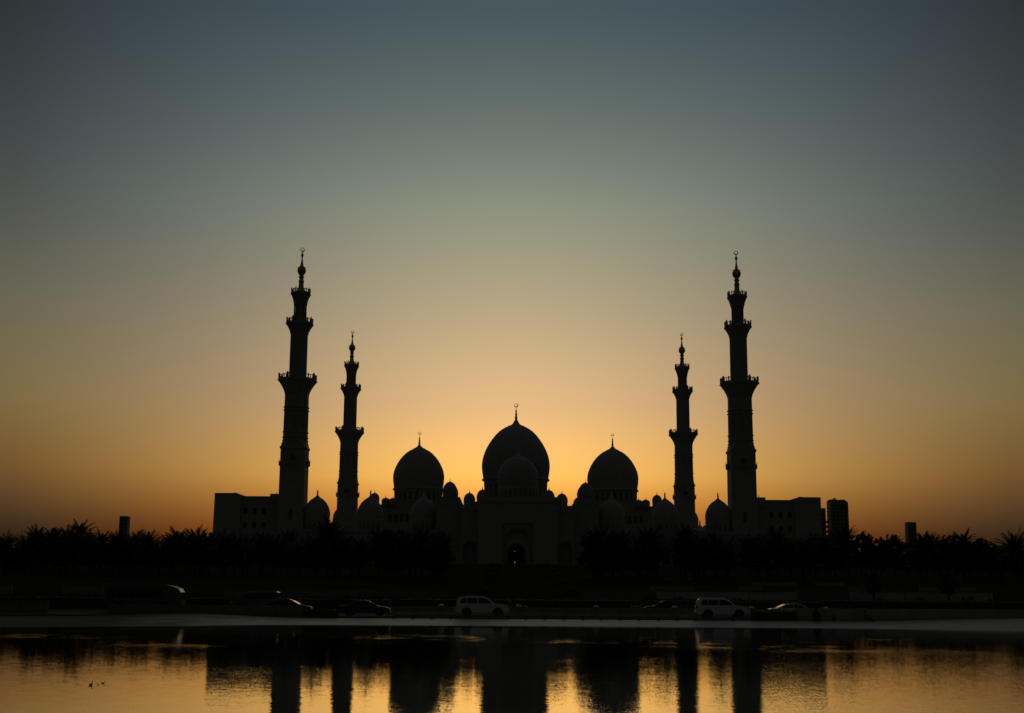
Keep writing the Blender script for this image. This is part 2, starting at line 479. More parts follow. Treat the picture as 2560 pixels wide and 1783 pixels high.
def onion(r, z_base, z_wide, z_top, neck=0.94, n=14, cap=0.16):
    """smooth bulbous dome profile (r, z) from bottom to cap"""
    pts = [(r * neck * 1.045, z_base - 0.06 * r), (r * neck * 1.045, z_base), (r * neck, z_base + 0.02 * r)]
    for i in range(1, 5):
        t = i / 5
        pts.append((r * (neck + (1 - neck) * math.sin(t * math.pi / 2)), lerp(z_base, z_wide, t)))
    for i in range(n):
        t = i / (n - 1) * 0.93
        a = t * math.pi / 2
        pts.append((r * math.cos(a) ** 0.92, z_wide + (z_top - z_wide) * math.sin(a) ** 1.08))
    rl, zl = pts[-1]
    pts += [(r * cap * 1.15, zl + (z_top - zl) * 0.42), (r * cap, zl + (z_top - zl) * 0.75), (r * cap * 0.55, z_top + 0.02 * r), (r * cap * 0.28, z_top + 0.08 * r)]
    # keep it monotone
    out = [pts[0]]
    for p in pts[1:]:
        out.append((p[0], max(p[1], out[-1][1] + 1e-3)))
    return out

BASE = 10.0
# ---- minaret, built once at its own origin (z = 0 at the plaza), four copies stand at the courtyard corners
def build_minaret(root):
    c22 = math.cos(R(22.5))
    def octo(hw, z): return [(hw / c22 * math.cos(R(22.5 + 45 * i)), hw / c22 * math.sin(R(22.5 + 45 * i)), z) for i in range(8)]
    def square8(hw, z, ch=0.04):
        p = []
        for i in range(8):
            a = R(22.5 + 45 * i)
            x, y = math.cos(a), math.sin(a)
            k = hw / max(abs(x), abs(y))
            # push towards the corners
            if abs(x) > abs(y): q = (math.copysign(hw, x), math.copysign(hw * (1 - ch), y))
            else: q = (math.copysign(hw * (1 - ch), x), math.copysign(hw, y))
            p.append((q[0], q[1], z))
        return p
    mb = MB()
    mb.rings([square8(4.35, 0), square8(4.3, 9.0), square8(4.42, 9.1), square8(4.42, 9.7), square8(4.22, 9.8), square8(4.12, 22), square8(4.05, 38.0)])
    shaft = mb.build('square_shaft', M['marble'], root, smooth=False)
    mb = MB(); mb.rings([square8(4.3, 38.0), square8(4.34, 38.4), square8(4.3, 38.8), square8(4.05, 38.85), octo(3.9, 40.9)])
    mb.build('shaft_collar', M['marble'], root, smooth=False)
    mb = MB(); mb.rings([octo(3.86, 40.9), octo(3.74, 55.85)]); osh = mb.build('octagonal_shaft', M['marble'], root, smooth=False)
    for z in (40.95, 41.95, 43.7, 50.95, 52.0):
        mb = MB(); mb.rings([octo(3.86, z - 0.28), octo(4.06, z - 0.12), octo(4.06, z + 0.12), octo(3.84, z + 0.28)]); mb.build('string_course', M['marble'], osh, smooth=False)
    # tall blind panels on the eight faces
    pm = MB(); pm.prism(arch_pts(0, 0.85, 45.0, 50.3), -3.93, -3.7); me = pm.mesh('blind_panel', M['marble2'], smooth=False)
    for i in range(8): put('blind_panel', me, osh, rz=R(45 * i))

    def gallery(z_low, hw_low, z_floor, hw_floor, rail_h, npost, flare=1.0):
        mb = MB(); rg = []
        for i in range(9):
            t = i / 8
            rg.append(octo(lerp(hw_low, hw_floor * 0.955, t ** 1.6), lerp(z_low, z_floor - 0.55, t)))
        rg += [octo(hw_floor * 0.99, z_floor - 0.5), octo(hw_floor, z_floor - 0.2), octo(hw_floor * 0.965, z_floor), octo(hw_floor * 0.9, z_floor + 0.02)]
        mb.rings(rg)
        g = mb.build('gallery', M['marble'], root, smooth=False)
        # corner posts and pierced parapet panels
        side_len = 2 * hw_floor * 0.955 * math.tan(R(22.5))
        pm = MB(); pw = side_len * 0.055
        rr = hw_floor * 0.955 / c22
        pm.box(rr - pw * 2, rr, -pw, pw, z_floor, z_floor + rail_h * 1.12)
        pm.lathe([(pw * 1.2, z_floor + rail_h * 1.12), (pw * 1.5, z_floor + rail_h * 1.2), (0.02, z_floor + rail_h * 1.42)], 6, (rr - pw, 0))
        post = pm.mesh('corner_post', M['marble'], smooth=False)
        qm = MB(); h = hw_floor * 0.94
        half = side_len / 2 - pw
        qm.box(-half, half, -h - 0.06, -h + 0.06, z_floor + rail_h * 0.82, z_floor + rail_h * 0.95)
        qm.box(-half, half, -h - 0.05, -h + 0.05, z_floor, z_floor + rail_h * 0.22)
        for k_ in range(npost):
            x = lerp(-half, half, (k_ + 0.5) / npost)
            w = half / npost * 0.30
            qm.box(x - w, x + w, -h - 0.04, -h + 0.04, z_floor + rail_h * 0.2, z_floor + rail_h * 0.84)
        qm.box(-half * 0.10, half * 0.10, -h - 0.07, -h + 0.07, z_floor, z_floor + rail_h * 1.15)
        panel = qm.mesh('parapet_panel', M['marble'], smooth=False)
        for i in range(8):
            put('corner_post', post, g, rz=R(22.5 + 45 * i))
            put('parapet_panel', panel, g, rz=R(45 * i))
        return g
    gallery(55.85, 3.74, 61.2, 6.25, 1.55, 5)
    # round shaft with a diamond relief
    mb = MB(); rg = []; N = 40; nz = 46
    for j in range(nz + 1):
        z = lerp(61.0, 76.7, j / nz)
        rg.append([(((2.86 - 0.03 * j / nz) + (0.055 if (i + j) % 2 else 0.0)) * math.cos(2 * math.pi * i / N), ((2.86 - 0.03 * j / nz) + (0.055 if (i + j) % 2 else 0.0)) * math.sin(2 * math.pi * i / N), z) for i in range(N)])
    mb.rings(rg); mb.build('round_shaft', M['marble'], root, smooth=False)
    gallery(76.6, 2.83, 80.4, 4.42, 1.5, 4)
    # lantern with free columns
    mb = MB(); mb.lathe([(1.55, 80.3), (1.55, 88.0)], 24); mb.lathe([(2.3, 80.3), (2.3, 80.9), (2.1, 81.0)], 24); mb.lathe([(2.1, 87.0), (2.25, 87.2), (2.25, 87.6)], 24)
    lan = mb.build('lantern', M['marble'], root)
    cm = MB(); cm.lathe([(0.36, 80.9), (0.36, 81.2), (0.27, 81.3), (0.25, 86.4), (0.38, 86.8), (0.4, 87.1)], 10, (1.88, 0)); me = cm.mesh('lantern_column', M['marble'])
    for i in range(8): put('lantern_column', me, lan, rz=R(45 * i + 11))
    gallery(87.55, 2.25, 90.75, 3.22, 1.35, 3)
    # finial
    fin = [(2.4, 90.7), (1.9, 91.2), (1.25, 92.0), (0.95, 92.7), (0.84, 93.6), (0.82, 94.3), (0.97, 94.9), (0.8, 95.3), (0.66, 95.8), (0.78, 96.2), (1.05, 96.45), (0.72, 96.75), (0.66, 97.0), (1.02, 97.45), (1.38, 98.1), (1.5, 98.7), (1.36, 99.35), (1.05, 99.75), (1.22, 99.85), (0.95, 99.95), (0.62, 100.3), (0.42, 101.2), (0.3, 102.2), (0.2, 103.0), (0.22, 103.3), (0.5, 104.0), (0.28, 104.6), (0.14, 105.0), (0.1, 105.3)]
    mb = MB(); mb.lathe(fin, 20); f = mb.build('finial', M['gold'], root)
    put('crescent', crescent_mesh(0.72), f, (0, 0, 105.95))
    sp = MB(); sp.tube([(1.1, 0, 99.8), (1.75, 0, 99.95)], [0.08, 0.04], 5); me = sp.mesh('finial_spike', M['gold'])
    for i in range(4): put('finial_spike', me, f, rz=R(90 * i))
    # four small balconies with their doors
    for i in range(4):
        bmz = MB()
        prof = [(-4.0, 32.2), (-4.45, 32.3), (-5.0, 32.85), (-5.0, 33.15), (-4.0, 33.15)]
        o = len(bmz.v)
        bmz.v += [(-1.35, y, z) for y, z in prof] + [(1.35, y, z) for y, z in prof]
        np_ = len(prof)
        bmz.f += [tuple(range(np_)), tuple(reversed(range(np_, 2 * np_)))] + [(k_, (k_ + 1) % np_, np_ + (k_ + 1) % np_, np_ + k_) for k_ in range(np_)]
        bal = bmz.build('balcony', M['marble'], root, rz=R(90 * i), smooth=False)
        rl = MB()
        for x in (-1.3, -0.65, 0, 0.65, 1.3): rl.box(x - 0.07, x + 0.07, -4.98, -4.84, 33.15, 34.95 if abs(x) > 1 else 34.3)
        for s_ in (-1, 1): rl.box(s_ * 1.3 - 0.06, s_ * 1.3 + 0.06, -4.9, -4.05, 33.95, 34.12); rl.box(s_ * 1.3 - 0.06, s_ * 1.3 + 0.06, -4.9, -4.05, 33.45, 33.55)
        rl.box(-1.3, 1.3, -4.97, -4.85, 33.98, 34.12); rl.box(-1.3, 1.3, -4.95, -4.87, 33.3, 33.85)
        for s_ in (-1, 1): rl.box(s_ * 1.3 - 0.05, s_ * 1.3 + 0.05, -4.9, -4.05, 33.35, 33.9)
        rl.build('balustrade', M['marble'], bal, smooth=False)
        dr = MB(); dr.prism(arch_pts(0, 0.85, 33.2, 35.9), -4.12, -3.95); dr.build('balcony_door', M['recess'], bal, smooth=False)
        hd = MB(); hd.prism([(-1.3, 36.1), (-1.3, 36.4), (0, 37.5), (1.3, 36.4), (1.3, 36.1)], -4.25, -4.0); hd.build('door_hood', M['marble'], bal, smooth=False)
        wn_ = MB(); wn_.prism(arch_pts(0, 0.6, 15.0, 18.5), -4.2, -4.0); wn_.build('window', M['recess'], shaft, rz=R(90 * i), smooth=False)

MD = 73.4
min_group = 'minarets at the corners of the courtyard'
min0 = thing('minaret', 'taller near minaret on the left, rising beside the left annex building', 'minaret', (AX - MD, 420, BASE), group=min_group)
build_minaret(min0)
for x, y, lab in ((AX + MD, 420, 'taller near minaret on the right, rising beside the right annex building'),
                  (AX - MD, 560, 'smaller far minaret on the left, second minaret from the left'),
                  (AX + MD, 560, 'smaller far minaret on the right, third minaret from the left')):
    c = copy_tree(min0); c.location = (x, y, BASE); c['label'] = lab

# ---- prayer hall with its three great domes
def finial_dome(z0, s):
    return [(0.9 * s, z0), (0.75 * s, z0 + 0.9 * s), (0.62 * s, z0 + 1.3 * s), (0.9 * s, z0 + 1.9 * s), (0.62 * s, z0 + 2.5 * s), (0.5 * s, z0 + 3.2 * s), (0.72 * s, z0 + 3.8 * s), (0.42 * s, z0 + 4.5 * s), (0.36 * s, z0 + 5.1 * s), (0.55 * s, z0 + 5.6 * s), (0.25 * s, z0 + 6.4 * s), (0.14 * s, z0 + 7.4 * s)]

hall = thing('prayer_hall', 'great mosque prayer hall at the back, carrying the three largest domes', 'mosque building', (AX, 612, BASE))
hz = lambda z: z - BASE
mb = MB()
mb.box(-66, 66, -24, 28, 0, hz(41.0))
mb.box(-67, 67, -25, 29, 0, 4)
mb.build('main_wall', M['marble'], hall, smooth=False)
for x0, x1, z, nme in ((-19.5, 19.5, 43.5, 'dome_podium'), (-58, -34.5, 44.1, 'dome_podium'), (34.5, 58, 44.1, 'dome_podium'), (-26.2, -19.6, 40.2, 'roof_block'), (19.6, 26.2, 40.2, 'roof_block')):
    mb = MB(); mb.box(x0, x1, -16 if nme == 'dome_podium' else -26, 16, hz(38), hz(z)); mb.box(x0 - 0.25, x1 + 0.25, -16.25 if nme == 'dome_podium' else -26.25, 16.25, hz(z) - 0.7, hz(z) - 0.25); mb.build(nme, M['marble'], hall, smooth=False)
mb = MB(); mb.box(-66.5, 66.5, -24.4, -23.7, hz(40.0), hz(41.3)); mb.build('cornice', M['marble'], hall, smooth=False)
wmz = MB(); wmz.prism(arch_pts(0, 0.75, hz(33.5), hz(37.2)), -24.25, -23.9); wme = wmz.mesh('window', M['recess'], smooth=False)
for sx in (-1, 1):
    for k_ in range(4): put('window', wme, hall, (sx * (49.5 + 2.6 * k_), 0, 0))
    for k_ in range(6): put('window', wme, hall, (sx * (25 + 3.4 * k_), 0, 0))
zz = BASE
main_shell = [(15.2, 53.9), (16.1, 54.35), (16.1, 54.85), (15.55, 55.5), (15.6, 55.8), (16.0, 58.4), (16.2, 60.5), (16.22, 62.0), (16.0, 64.0), (15.55, 66.0), (14.85, 68.0), (13.95, 70.0), (12.85, 72.0), (11.5, 74.0), (9.95, 76.0), (8.1, 77.9), (6.3, 79.2), (4.6, 80.15), (3.85, 80.4), (3.8, 80.65), (2.6, 81.0), (1.8, 81.6), (1.25, 82.4), (0.95, 83.1)]
dome(hall, (0, -2, 0), [(r, z - zz) for r, z in main_shell], [(r, z - zz) for r, z in finial_dome(83.0, 0.84)], (0.95, 90.55 - zz), (15.2, 43.4 - zz, 54.2 - zz, 28), 64, name='main_dome')
side_shell = [(11.5, 49.2), (12.2, 49.6), (12.2, 50.05), (11.65, 50.6), (11.75, 51.4), (12.05, 53.4), (12.2, 55.4), (12.12, 56.8), (11.75, 58.6), (11.1, 60.4), (10.2, 62.2), (9.1, 64.0), (7.75, 65.7), (6.2, 67.2), (4.6, 68.35), (3.3, 69.0), (2.9, 69.15), (2.85, 69.4), (1.9, 69.75), (1.2, 70.3), (0.75, 70.9)]
for sx in (-1, 1):
    dome(hall, (sx * 46.2, -2, 0), [(r, z - zz) for r, z in side_shell], [(r, z - zz) for r, z in finial_dome(70.8, 0.64)], (0.72, 76.75 - zz), (11.6, 44.0 - zz, 49.4 - zz, 24), 56, name='side_dome')

def small_dome(parent, loc, r, z_low, z_top, spike=1.3, piers=10, n=28, name='small_dome'):
    zb = z_low + (z_top - z_low) * 0.30
    zw = zb + (z_top - zb) * 0.34
    d = dome(parent, loc, onion(r, zb, zw, z_top - 0.1 * r, 0.93, 10, 0.10), [(0.16 * r, z_top - 0.12 * r), (0.07 * r, z_top + 0.1 * spike), (0.035 * r, z_top + 0.7 * spike), (0.01, z_top + spike)], None, (r * 0.95, z_low, zb, piers), n, name=name)
    return d
for sx in (-1, 1):
    small_dome(hall, (sx * 15.4, -17, 0), 2.75, hz(41.0), hz(49.2))
    small_dome(hall, (sx * 21.6, -12, 0), 2.75, hz(40.2), hz(48.0))
    small_dome(hall, (sx * 64.4, -26, 0), 2.25, hz(40.5), hz(46.6))
    small_dome(hall, (sx * 59.3, -26, 0), 1.95, hz(40.9), hz(44.4), 1.0)
    small_dome(hall, (sx * 56.0, -26, 0), 1.95, hz(40.9), hz(44.3), 1.0)
    small_dome(hall, (sx * 76.6, -34, 0), 5.4, hz(27.0), hz(40.5), 1.5, 14, 36, 'corner_dome')
    mb = MB(); mb.box(sx * 76.6 - 6.4, sx * 76.6 + 6.4, -40, -22, 0, hz(27.0)); mb.build('corner_block', M['marble'], hall, smooth=False)

# ---- front arcades with their domes, one on each side of the gate
row_f = [(0.34, 32.9), (0.24, 33.3), (0.3, 33.7), (0.2, 34.0), (0.27, 34.3), (0.1, 34.7), (0.02, 35.2)]
row_shell = [(4.05, 24.7), (4.3, 24.95), (4.3, 25.2), (4.12, 25.45), (4.22, 26.1), (4.28, 26.85), (4.22, 27.7), (3.98, 28.7), (3.55, 29.7), (2.95, 30.7), (2.15, 31.55), (1.25, 32.2), (1.12, 32.3), (0.7, 32.55), (0.4, 32.95)]
def arcade(sx, label):
    a = thing('front_arcade', label, 'arcade', (AX, 414, BASE), group='arcades either side of the gate')
    x0, x1 = sorted((sx * 26.05, sx * 69.3))
    mb = MB(); n_ar = 9
    arches = [(lerp(x0, x1, (i + 0.5) / n_ar), 1.55, 7.6) for i in range(n_ar)]
    wall_with_arches(mb, x0, x1, 0, hz(21.0), 0, 1.0, arches)
    mb.box(x0, x1, 4.5, 14, 0, hz(21.0))
    mb.box(x0, x1, 1.0, 4.5, hz(18.8), hz(21.0))
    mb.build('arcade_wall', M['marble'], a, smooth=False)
    for xc, hw, zt in arches:
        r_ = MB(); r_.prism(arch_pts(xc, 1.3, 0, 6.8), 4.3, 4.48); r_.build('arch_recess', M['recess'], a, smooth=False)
    mb = MB(); mb.box(x0 - 0.0, x1 + 0.0, -0.3, 14.2, hz(21.0), hz(21.6)); mb.build('cornice', M['marble'], a, smooth=False)
    cr = MB(); w = 0.42; cr.prism([(-w, hz(21.6)), (-w, hz(22.0)), (0, hz(22.5)), (w, hz(22.0)), (w, hz(21.6))], -0.2, 0.1); me = cr.mesh('merlon', M['marble'], smooth=False)
    nm_ = 34
    for i in range(nm_): put('merlon', me, a, (lerp(x0, x1, (i + 0.5) / nm_), 0, 0))
    for rel in (30.6, 48.0, 65.3):
        d = dome(a, (sx * rel, 5.0, 0), [(r, z - zz) for r, z in row_shell], [(r, z - zz) for r, z in row_f], None, (4.1, hz(21.6), hz(24.8), 16), 40, name='arcade_dome')
    # tower block with two little domes, next to the gate
    mb = MB(); c0 = sx * 22.0
    mb.box(c0 - 4.0, c0 + 4.0, -2.0, 16, 0, hz(31.0)); mb.box(c0 - 3.35, c0 + 3.35, -1.4, 15, hz(31.0), hz(32.4))
    mb.build('tower_block', M['marble'], a, smooth=False)
    mb = MB(); mb.box(c0 - 4.15, c0 + 4.15, -2.15, 16.1, hz(29.6), hz(30.2)); mb.build('tower_cornice', M['marble'], a, smooth=False)
    sh = onion(2.35, hz(33.6), hz(34.3), hz(37.5), 0.95, 10, 0.1)
    for yy in (1.6, 12.0):
        dome(a, (c0, yy, 0), sh, [(0.25, hz(37.4)), (0.1, hz(37.9)), (0.02, hz(38.8))], None, (2.3, hz(32.4), hz(33.6), 10), 28, name='tower_dome')
    return a
arcade(-1, 'domed white front arcade left of the central gate, behind the dark trees')
arcade(1, 'domed white front arcade right of the central gate, behind the dark trees')

# ---- arcades down the sides of the courtyard
def side_arcade(sx, label):
    a = thing('courtyard_arcade', label, 'arcade', (AX + sx * 70.4, 490, BASE), group='arcades along the courtyard sides')
    mb = MB(); mb.box(-6, 6, -60, 60, 0, hz(17.1)); mb.build('arcade_wall', M['marble'], a, smooth=False)
    for yy in (-45, -20, 5, 30):
        dome(a, (0, yy, 0), [(r, z - zz - 4.8) for r, z in row_shell], [(r, z - zz - 4.8) for r, z in row_f], None, (4.1, hz(17.0), hz(20.0), 16), 32, name='arcade_dome')
side_arcade(-1, 'left courtyard arcade running back between the near and far left minarets')
side_arcade(1, 'right courtyard arcade running back between the near and far right minarets')

# ---- gatehouse
gate = thing('gatehouse', 'central white gatehouse with tall arched portal and a single front dome', 'gatehouse', (AX, 403, BASE))
H_G = hz(31.9)
mb = MB()
# front wall with a rectangular recess: left, right and lintel pieces
mb.box(-12.4, -4.85, 0, 3.0, 0, H_G); mb.box(4.85, 12.4, 0, 3.0, 0, H_G); mb.box(-4.85, 4.85, 0, 3.0, hz(23.8), H_G)
mb.box(-12.4, -3.9, 3.0, 17, 0, H_G); mb.box(3.9, 12.4, 3.0, 17, 0, H_G); mb.box(-3.9, 3.9, 3.0, 17, hz(22.5), H_G)
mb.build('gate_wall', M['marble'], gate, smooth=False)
mb = MB(); wall_with_arches(mb, -4.85, 4.85, 0, hz(23.8), 0.7, 3.0, [(0, 3.75, hz(21.7))]); mb.build('portal_arch', M['marble2'], gate, smooth=False)
mb = MB(); wall_with_arches(mb, -3.9, 3.9, 0, hz(22.5), 4.2, 5.4, [(-0.35, 2.4, hz(17.0))]); mb.build('inner_wall', M['marble_lit'], gate, smooth=False)
im = MB(); p_out = arch_pts(-0.35, 3.0, 0, hz(17.7)); p_in = arch_pts(-0.35, 2.4, 0, hz(17.0))
im.prism(p_out + p_in[::-1], 3.95, 4.19); im.build('arch_band', M['wallbrown'], gate, smooth=False)
im = MB(); p_out = arch_pts(0, 4.2, 0, hz(22.3)); p_in = arch_pts(0, 3.75, 0, hz(21.7))
im.prism(p_out + p_in[::-1], 0.5, 0.69); im.build('arch_band', M['wallbrown'], gate, smooth=False)
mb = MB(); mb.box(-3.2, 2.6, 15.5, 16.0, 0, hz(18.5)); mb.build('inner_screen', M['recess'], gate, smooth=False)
mb = MB(); mb.box(-12.7, 12.7, -0.35, 17.2, H_G - 1.6, H_G - 0.9); mb.box(-12.55, 12.55, -0.2, 17.1, H_G - 0.9, H_G - 0.1); mb.build('cornice', M['marble'], gate, smooth=False)
for sx in (-1, 1):
    mb = MB(); x0, x1 = sorted((sx * 12.42, sx * 17.98))
    wall_with_arches(mb, x0, x1, 0, hz(28.7), 5.0, 7.0, [(sx * 15.2, 1.75, hz(17.9))])
    mb.box(x0, x1, 7.6, 15, 0, hz(28.7)); mb.box(x0, x1, 7.0, 7.6, hz(20), hz(28.7))
    mb.build('flank_wall', M['marble'], gate, smooth=False)
    mb = MB(); mb.box(x0, x1, 4.75, 15.1, hz(27.6), hz(28.2)); mb.build('flank_cornice', M['marble'], gate, smooth=False)
    p_out = arch_pts(sx * 15.2, 2.15, 0, hz(18.5)); p_in = arch_pts(sx * 15.2, 1.75, 0, hz(17.9))
    im = MB(); im.prism(p_out + p_in[::-1], 4.85, 4.99); im.build('arch_band', M['wallbrown'], gate, smooth=False)
front_shell = [(5.85, 34.3), (6.2, 34.7), (6.2, 35.0), (5.95, 35.4), (6.05, 36.2), (6.25, 37.4), (6.33, 38.6), (6.2, 39.9), (5.85, 41.1), (5.25, 42.2), (4.4, 43.3), (3.3, 44.2), (2.2, 44.8), (1.65, 45.05), (1.6, 45.2), (1.0, 45.45), (0.55, 45.8)]
dome(gate, (0, 6.5, 0), [(r, z - zz) for r, z in front_shell], [(r, z - zz) for r, z in ((0.4, 45.75), (0.3, 46.2), (0.4, 46.5), (0.22, 46.9), (0.3, 47.2), (0.1, 47.6), (0.03, 48.1))], None, (5.9, hz(31.8), hz(34.4), 22), 44, name='front_dome')

# lit lamps glimpsed inside the portal
lx, lz = at(1287, 1405.5, 412)
t = thing('hanging_lantern', 'small warm lit lantern glowing inside the main portal', 'lamp', (lx, 411.2, lz - 0.4))
mb = MB(); mb.lathe([(0.05, -0.05), (0.16, 0.1), (0.19, 0.3), (0.1, 0.5), (0.04, 0.85)], 10); mb.build('lantern_glass', M['lamp_warm'], t)
mb = MB(); mb.tube([(0, 0, 0.85), (0, 0, 5.0)], 0.03, 5); mb.build('chain', M['steel'], t)
lx, lz = at(1287, 1378.5, 412)
t = thing('arch_spotlight', 'tiny white lit spotlight at the top of the inner portal arch', 'lamp', (lx, 411.6, lz))
mb = MB(); mb.lathe([(0.05, -0.12), (0.13, -0.05), (0.13, 0.1), (0.05, 0.16)], 10); mb.build('lens', M['lamp_white'], t)
mb = MB(); mb.tube([(0, 0, 0.15), (0, 0, 0.9)], 0.03, 5); mb.build('stem', M['steel'], t)

# ---- annex buildings
def annex(sx, label):
    a = thing('annex_building', label, 'building', (AX, 420, BASE), group='annex buildings beyond the minarets')
    def X(a0, a1): return sorted((sx * a0, sx * a1))
    zr = lambda py: at(640, py, 423)[1] - BASE
    # middle wing: bands with two rows of windows
    x0, x1 = X(77.2, 90.2)
    wins = [88.8, 85.8, 82.8]
    wins = sorted(sx * w for w in wins)
    u0, u1, l0, l1 = hz(26.9), hz(29.0), hz(22.6), hz(24.4)
    mb = MB()
    mb.box(x0, x1, 0.0, 0.8, -3, l0)
    wall_with_arches(mb, x0, x1, l0, u0, 0.0, 0.8, [(w, 0.66, l1) for w in wins])
    wall_with_arches(mb, x0, x1, u0, hz(32.0), 0.0, 0.8, [(w, 0.66, u1) for w in wins])
    mb.box(x0, x1, 1.3, 30, -3, hz(32.0)); mb.box(x0, x1, 0.8, 1.3, -3, l0 - 0.2); mb.box(x0, x1, 0.8, 1.3, u1 + 0.4, hz(32.0))
    mb.build('wing_wall', M['marble'], a, smooth=False)
    for w in wins:
        for za, zb in ((l0, l1), (u0, u1)):
            g = MB(); g.prism(arch_pts(w, 0.64, za, zb - 0.03), 0.45, 0.5); wo = g.build('window', M['glass'], a, smooth=False)
            g = MB(); g.box(w - 0.85, w + 0.85, -0.12, 0.1, za - 0.22, za); g.build('sill', M['marble'], wo, smooth=False)
            g = MB(); g.box(w - 0.03, w + 0.03, 0.40, 0.46, za, zb - 0.1); g.build('mullion', M['steel'], wo, smooth=False)
    mb = MB(); mb.box(x0, x1, -0.3, 30.2, hz(32.0), hz(32.7)); mb.box(x0, x1, -0.15, 0.2, hz(30.2), hz(30.5)); mb.build('parapet', M['marble'], a, smooth=False)
    # stair block next to the minaret
    x0, x1 = X(77.15, 80.9)
    mb = MB(); mb.box(x0, x1, -0.6, 12, hz(30.5), hz(33.5)); mb.build('roof_block', M['marble'], a, smooth=False)
    mb = MB(); mb.lathe([(0.14, hz(33.5)), (0.1, hz(34.0)), (0.02, hz(34.6))], 8, (sx * 79.2, 2)); mb.build('roof_spike', M['steel'], a)
    # outer block with a sloping roof edge
    x0, x1 = X(90.2, 98.8)
    mb = MB()
    poly = [(sx * 90.2, -3.5), (sx * 99.0, -3.5), (sx * 98.8, hz(33.6)), (sx * 93.4, hz(33.62)), (sx * 92.0, hz(33.75)), (sx * 90.2, hz(33.0))]
    if sx < 0: poly = poly[::-1]
    mb.prism(poly, -1.2, 30); mb.build('end_block', M['marble'], a, smooth=False)
    mb = MB(); xa, xb = X(69.0, 77.2); mb.box(xa, xb, 6, 24, -3, hz(24.0)); mb.build('link_wall', M['marble'], a, smooth=False)
    mb = MB(); mb.box(x0 + 1.5, x1 - 1.5, -1.32, -1.18, hz(31.6), hz(31.85)); mb.build('string_course', M['marble'], a, smooth=False)
annex(-1, 'flat-roofed annex building at the left end of the mosque with six small windows')
annex(1, 'flat-roofed annex building at the right end of the mosque with six small windows')

# ------------------------------------------------------------------ far high-rises
def high_rise(name, label, cat, cxw, y, w, d, ztop, floors, balc=None, rot=0.0, antenna=False, strips=3, chamfer=0.0):
    t = thing(name, label, cat, (cxw, y, 4.0), rot)
    h = ztop - 4.0
    mb = MB()
    if chamfer:
        mb.prism([(-w / 2, 0), (w / 2, 0), (w / 2, h - chamfer), (w / 2 - chamfer, h), (-w / 2, h)], -d / 2, d / 2)
    else: mb.box(-w / 2, w / 2, -d / 2, d / 2, 0, h)
    mb.build('tower_wall', M['tower'], t, smooth=False)
    fh = h / floors
    gm = MB(); sw = w / (strips * 2 + 1)
    gm.box(-sw / 2 * 1.1, sw / 2 * 1.1, -d / 2 - 0.12, -d / 2 - 0.02, 0.9, fh - 0.5); gme = gm.mesh('window', M['towerglass'], smooth=False)
    for k_ in range(floors - 1):
        for i in range(strips): put('window', gme, t, (-w / 2 + sw * (2 * i + 1.5), 0, k_ * fh))
    if balc:
        x0, x1, fl0, fl1 = balc
        sm = MB(); sm.box(x0, x1, -d / 2 - 0.6, d / 2 - 1, 0, fh * 0.38); sme = sm.mesh('balcony', M['tower'], smooth=False)
        for k_ in range(fl0, fl1): put('balcony', sme, t, (0, 0, k_ * fh))
    if antenna:
        mb = MB(); mb.box(-w * 0.18, -w * 0.14, -0.4, 0.4, h, h + 1.6); mb.box(-w * 0.25, -w * 0.08, -0.5, 0.5, h + 1.3, h + 2.2); mb.build('antenna', M['steel'], t, smooth=False)
        mb = MB(); mb.box(-w * 0.48, -w * 0.06, -d * 0.3, d * 0.3, h, h + 0.8); mb.box(w * 0.08, w * 0.36, -d * 0.3, d * 0.3, h, h + 0.7); mb.build('roof_plant', M['tower'], t, smooth=False)
    return t
x, z = at(312.5, 1291, 1500); high_rise('tower_block', 'lone slim dark tower rising above the palms at the far left', 'tower', x, 1500, 9.6, 10, z, 22, strips=3)
x, z = at(2276, 1306, 1500); high_rise('tower_block', 'slim dark slab tower rising above the trees at the far right', 'tower', x, 1500, 10.0, 11, z, 22, strips=3)
x, z = at(2093, 1252, 1100); high_rise('high_rise', 'dark apartment high-rise with balcony ridges right of the annex building', 'high-rise', x, 1100, 14.8, 14, z, 24, balc=(-7.9, 7.4, 2, 23), antenna=True, strips=4, chamfer=2.2)
x, z = at(2054, 1272, 900); high_rise('high_rise', 'apartment block half hidden behind the right annex, its balconies jutting out', 'high-rise', x - 7, 900, 16, 14, z, 17, balc=(-7.9, 10.1, 4, 15), strips=4)

# ------------------------------------------------------------------ vegetation
def raw_mesh(mb, name, m):
    me = bpy.data.meshes.new(name); me.from_pydata(mb.v, [], mb.f); me.materials.append(m); return me

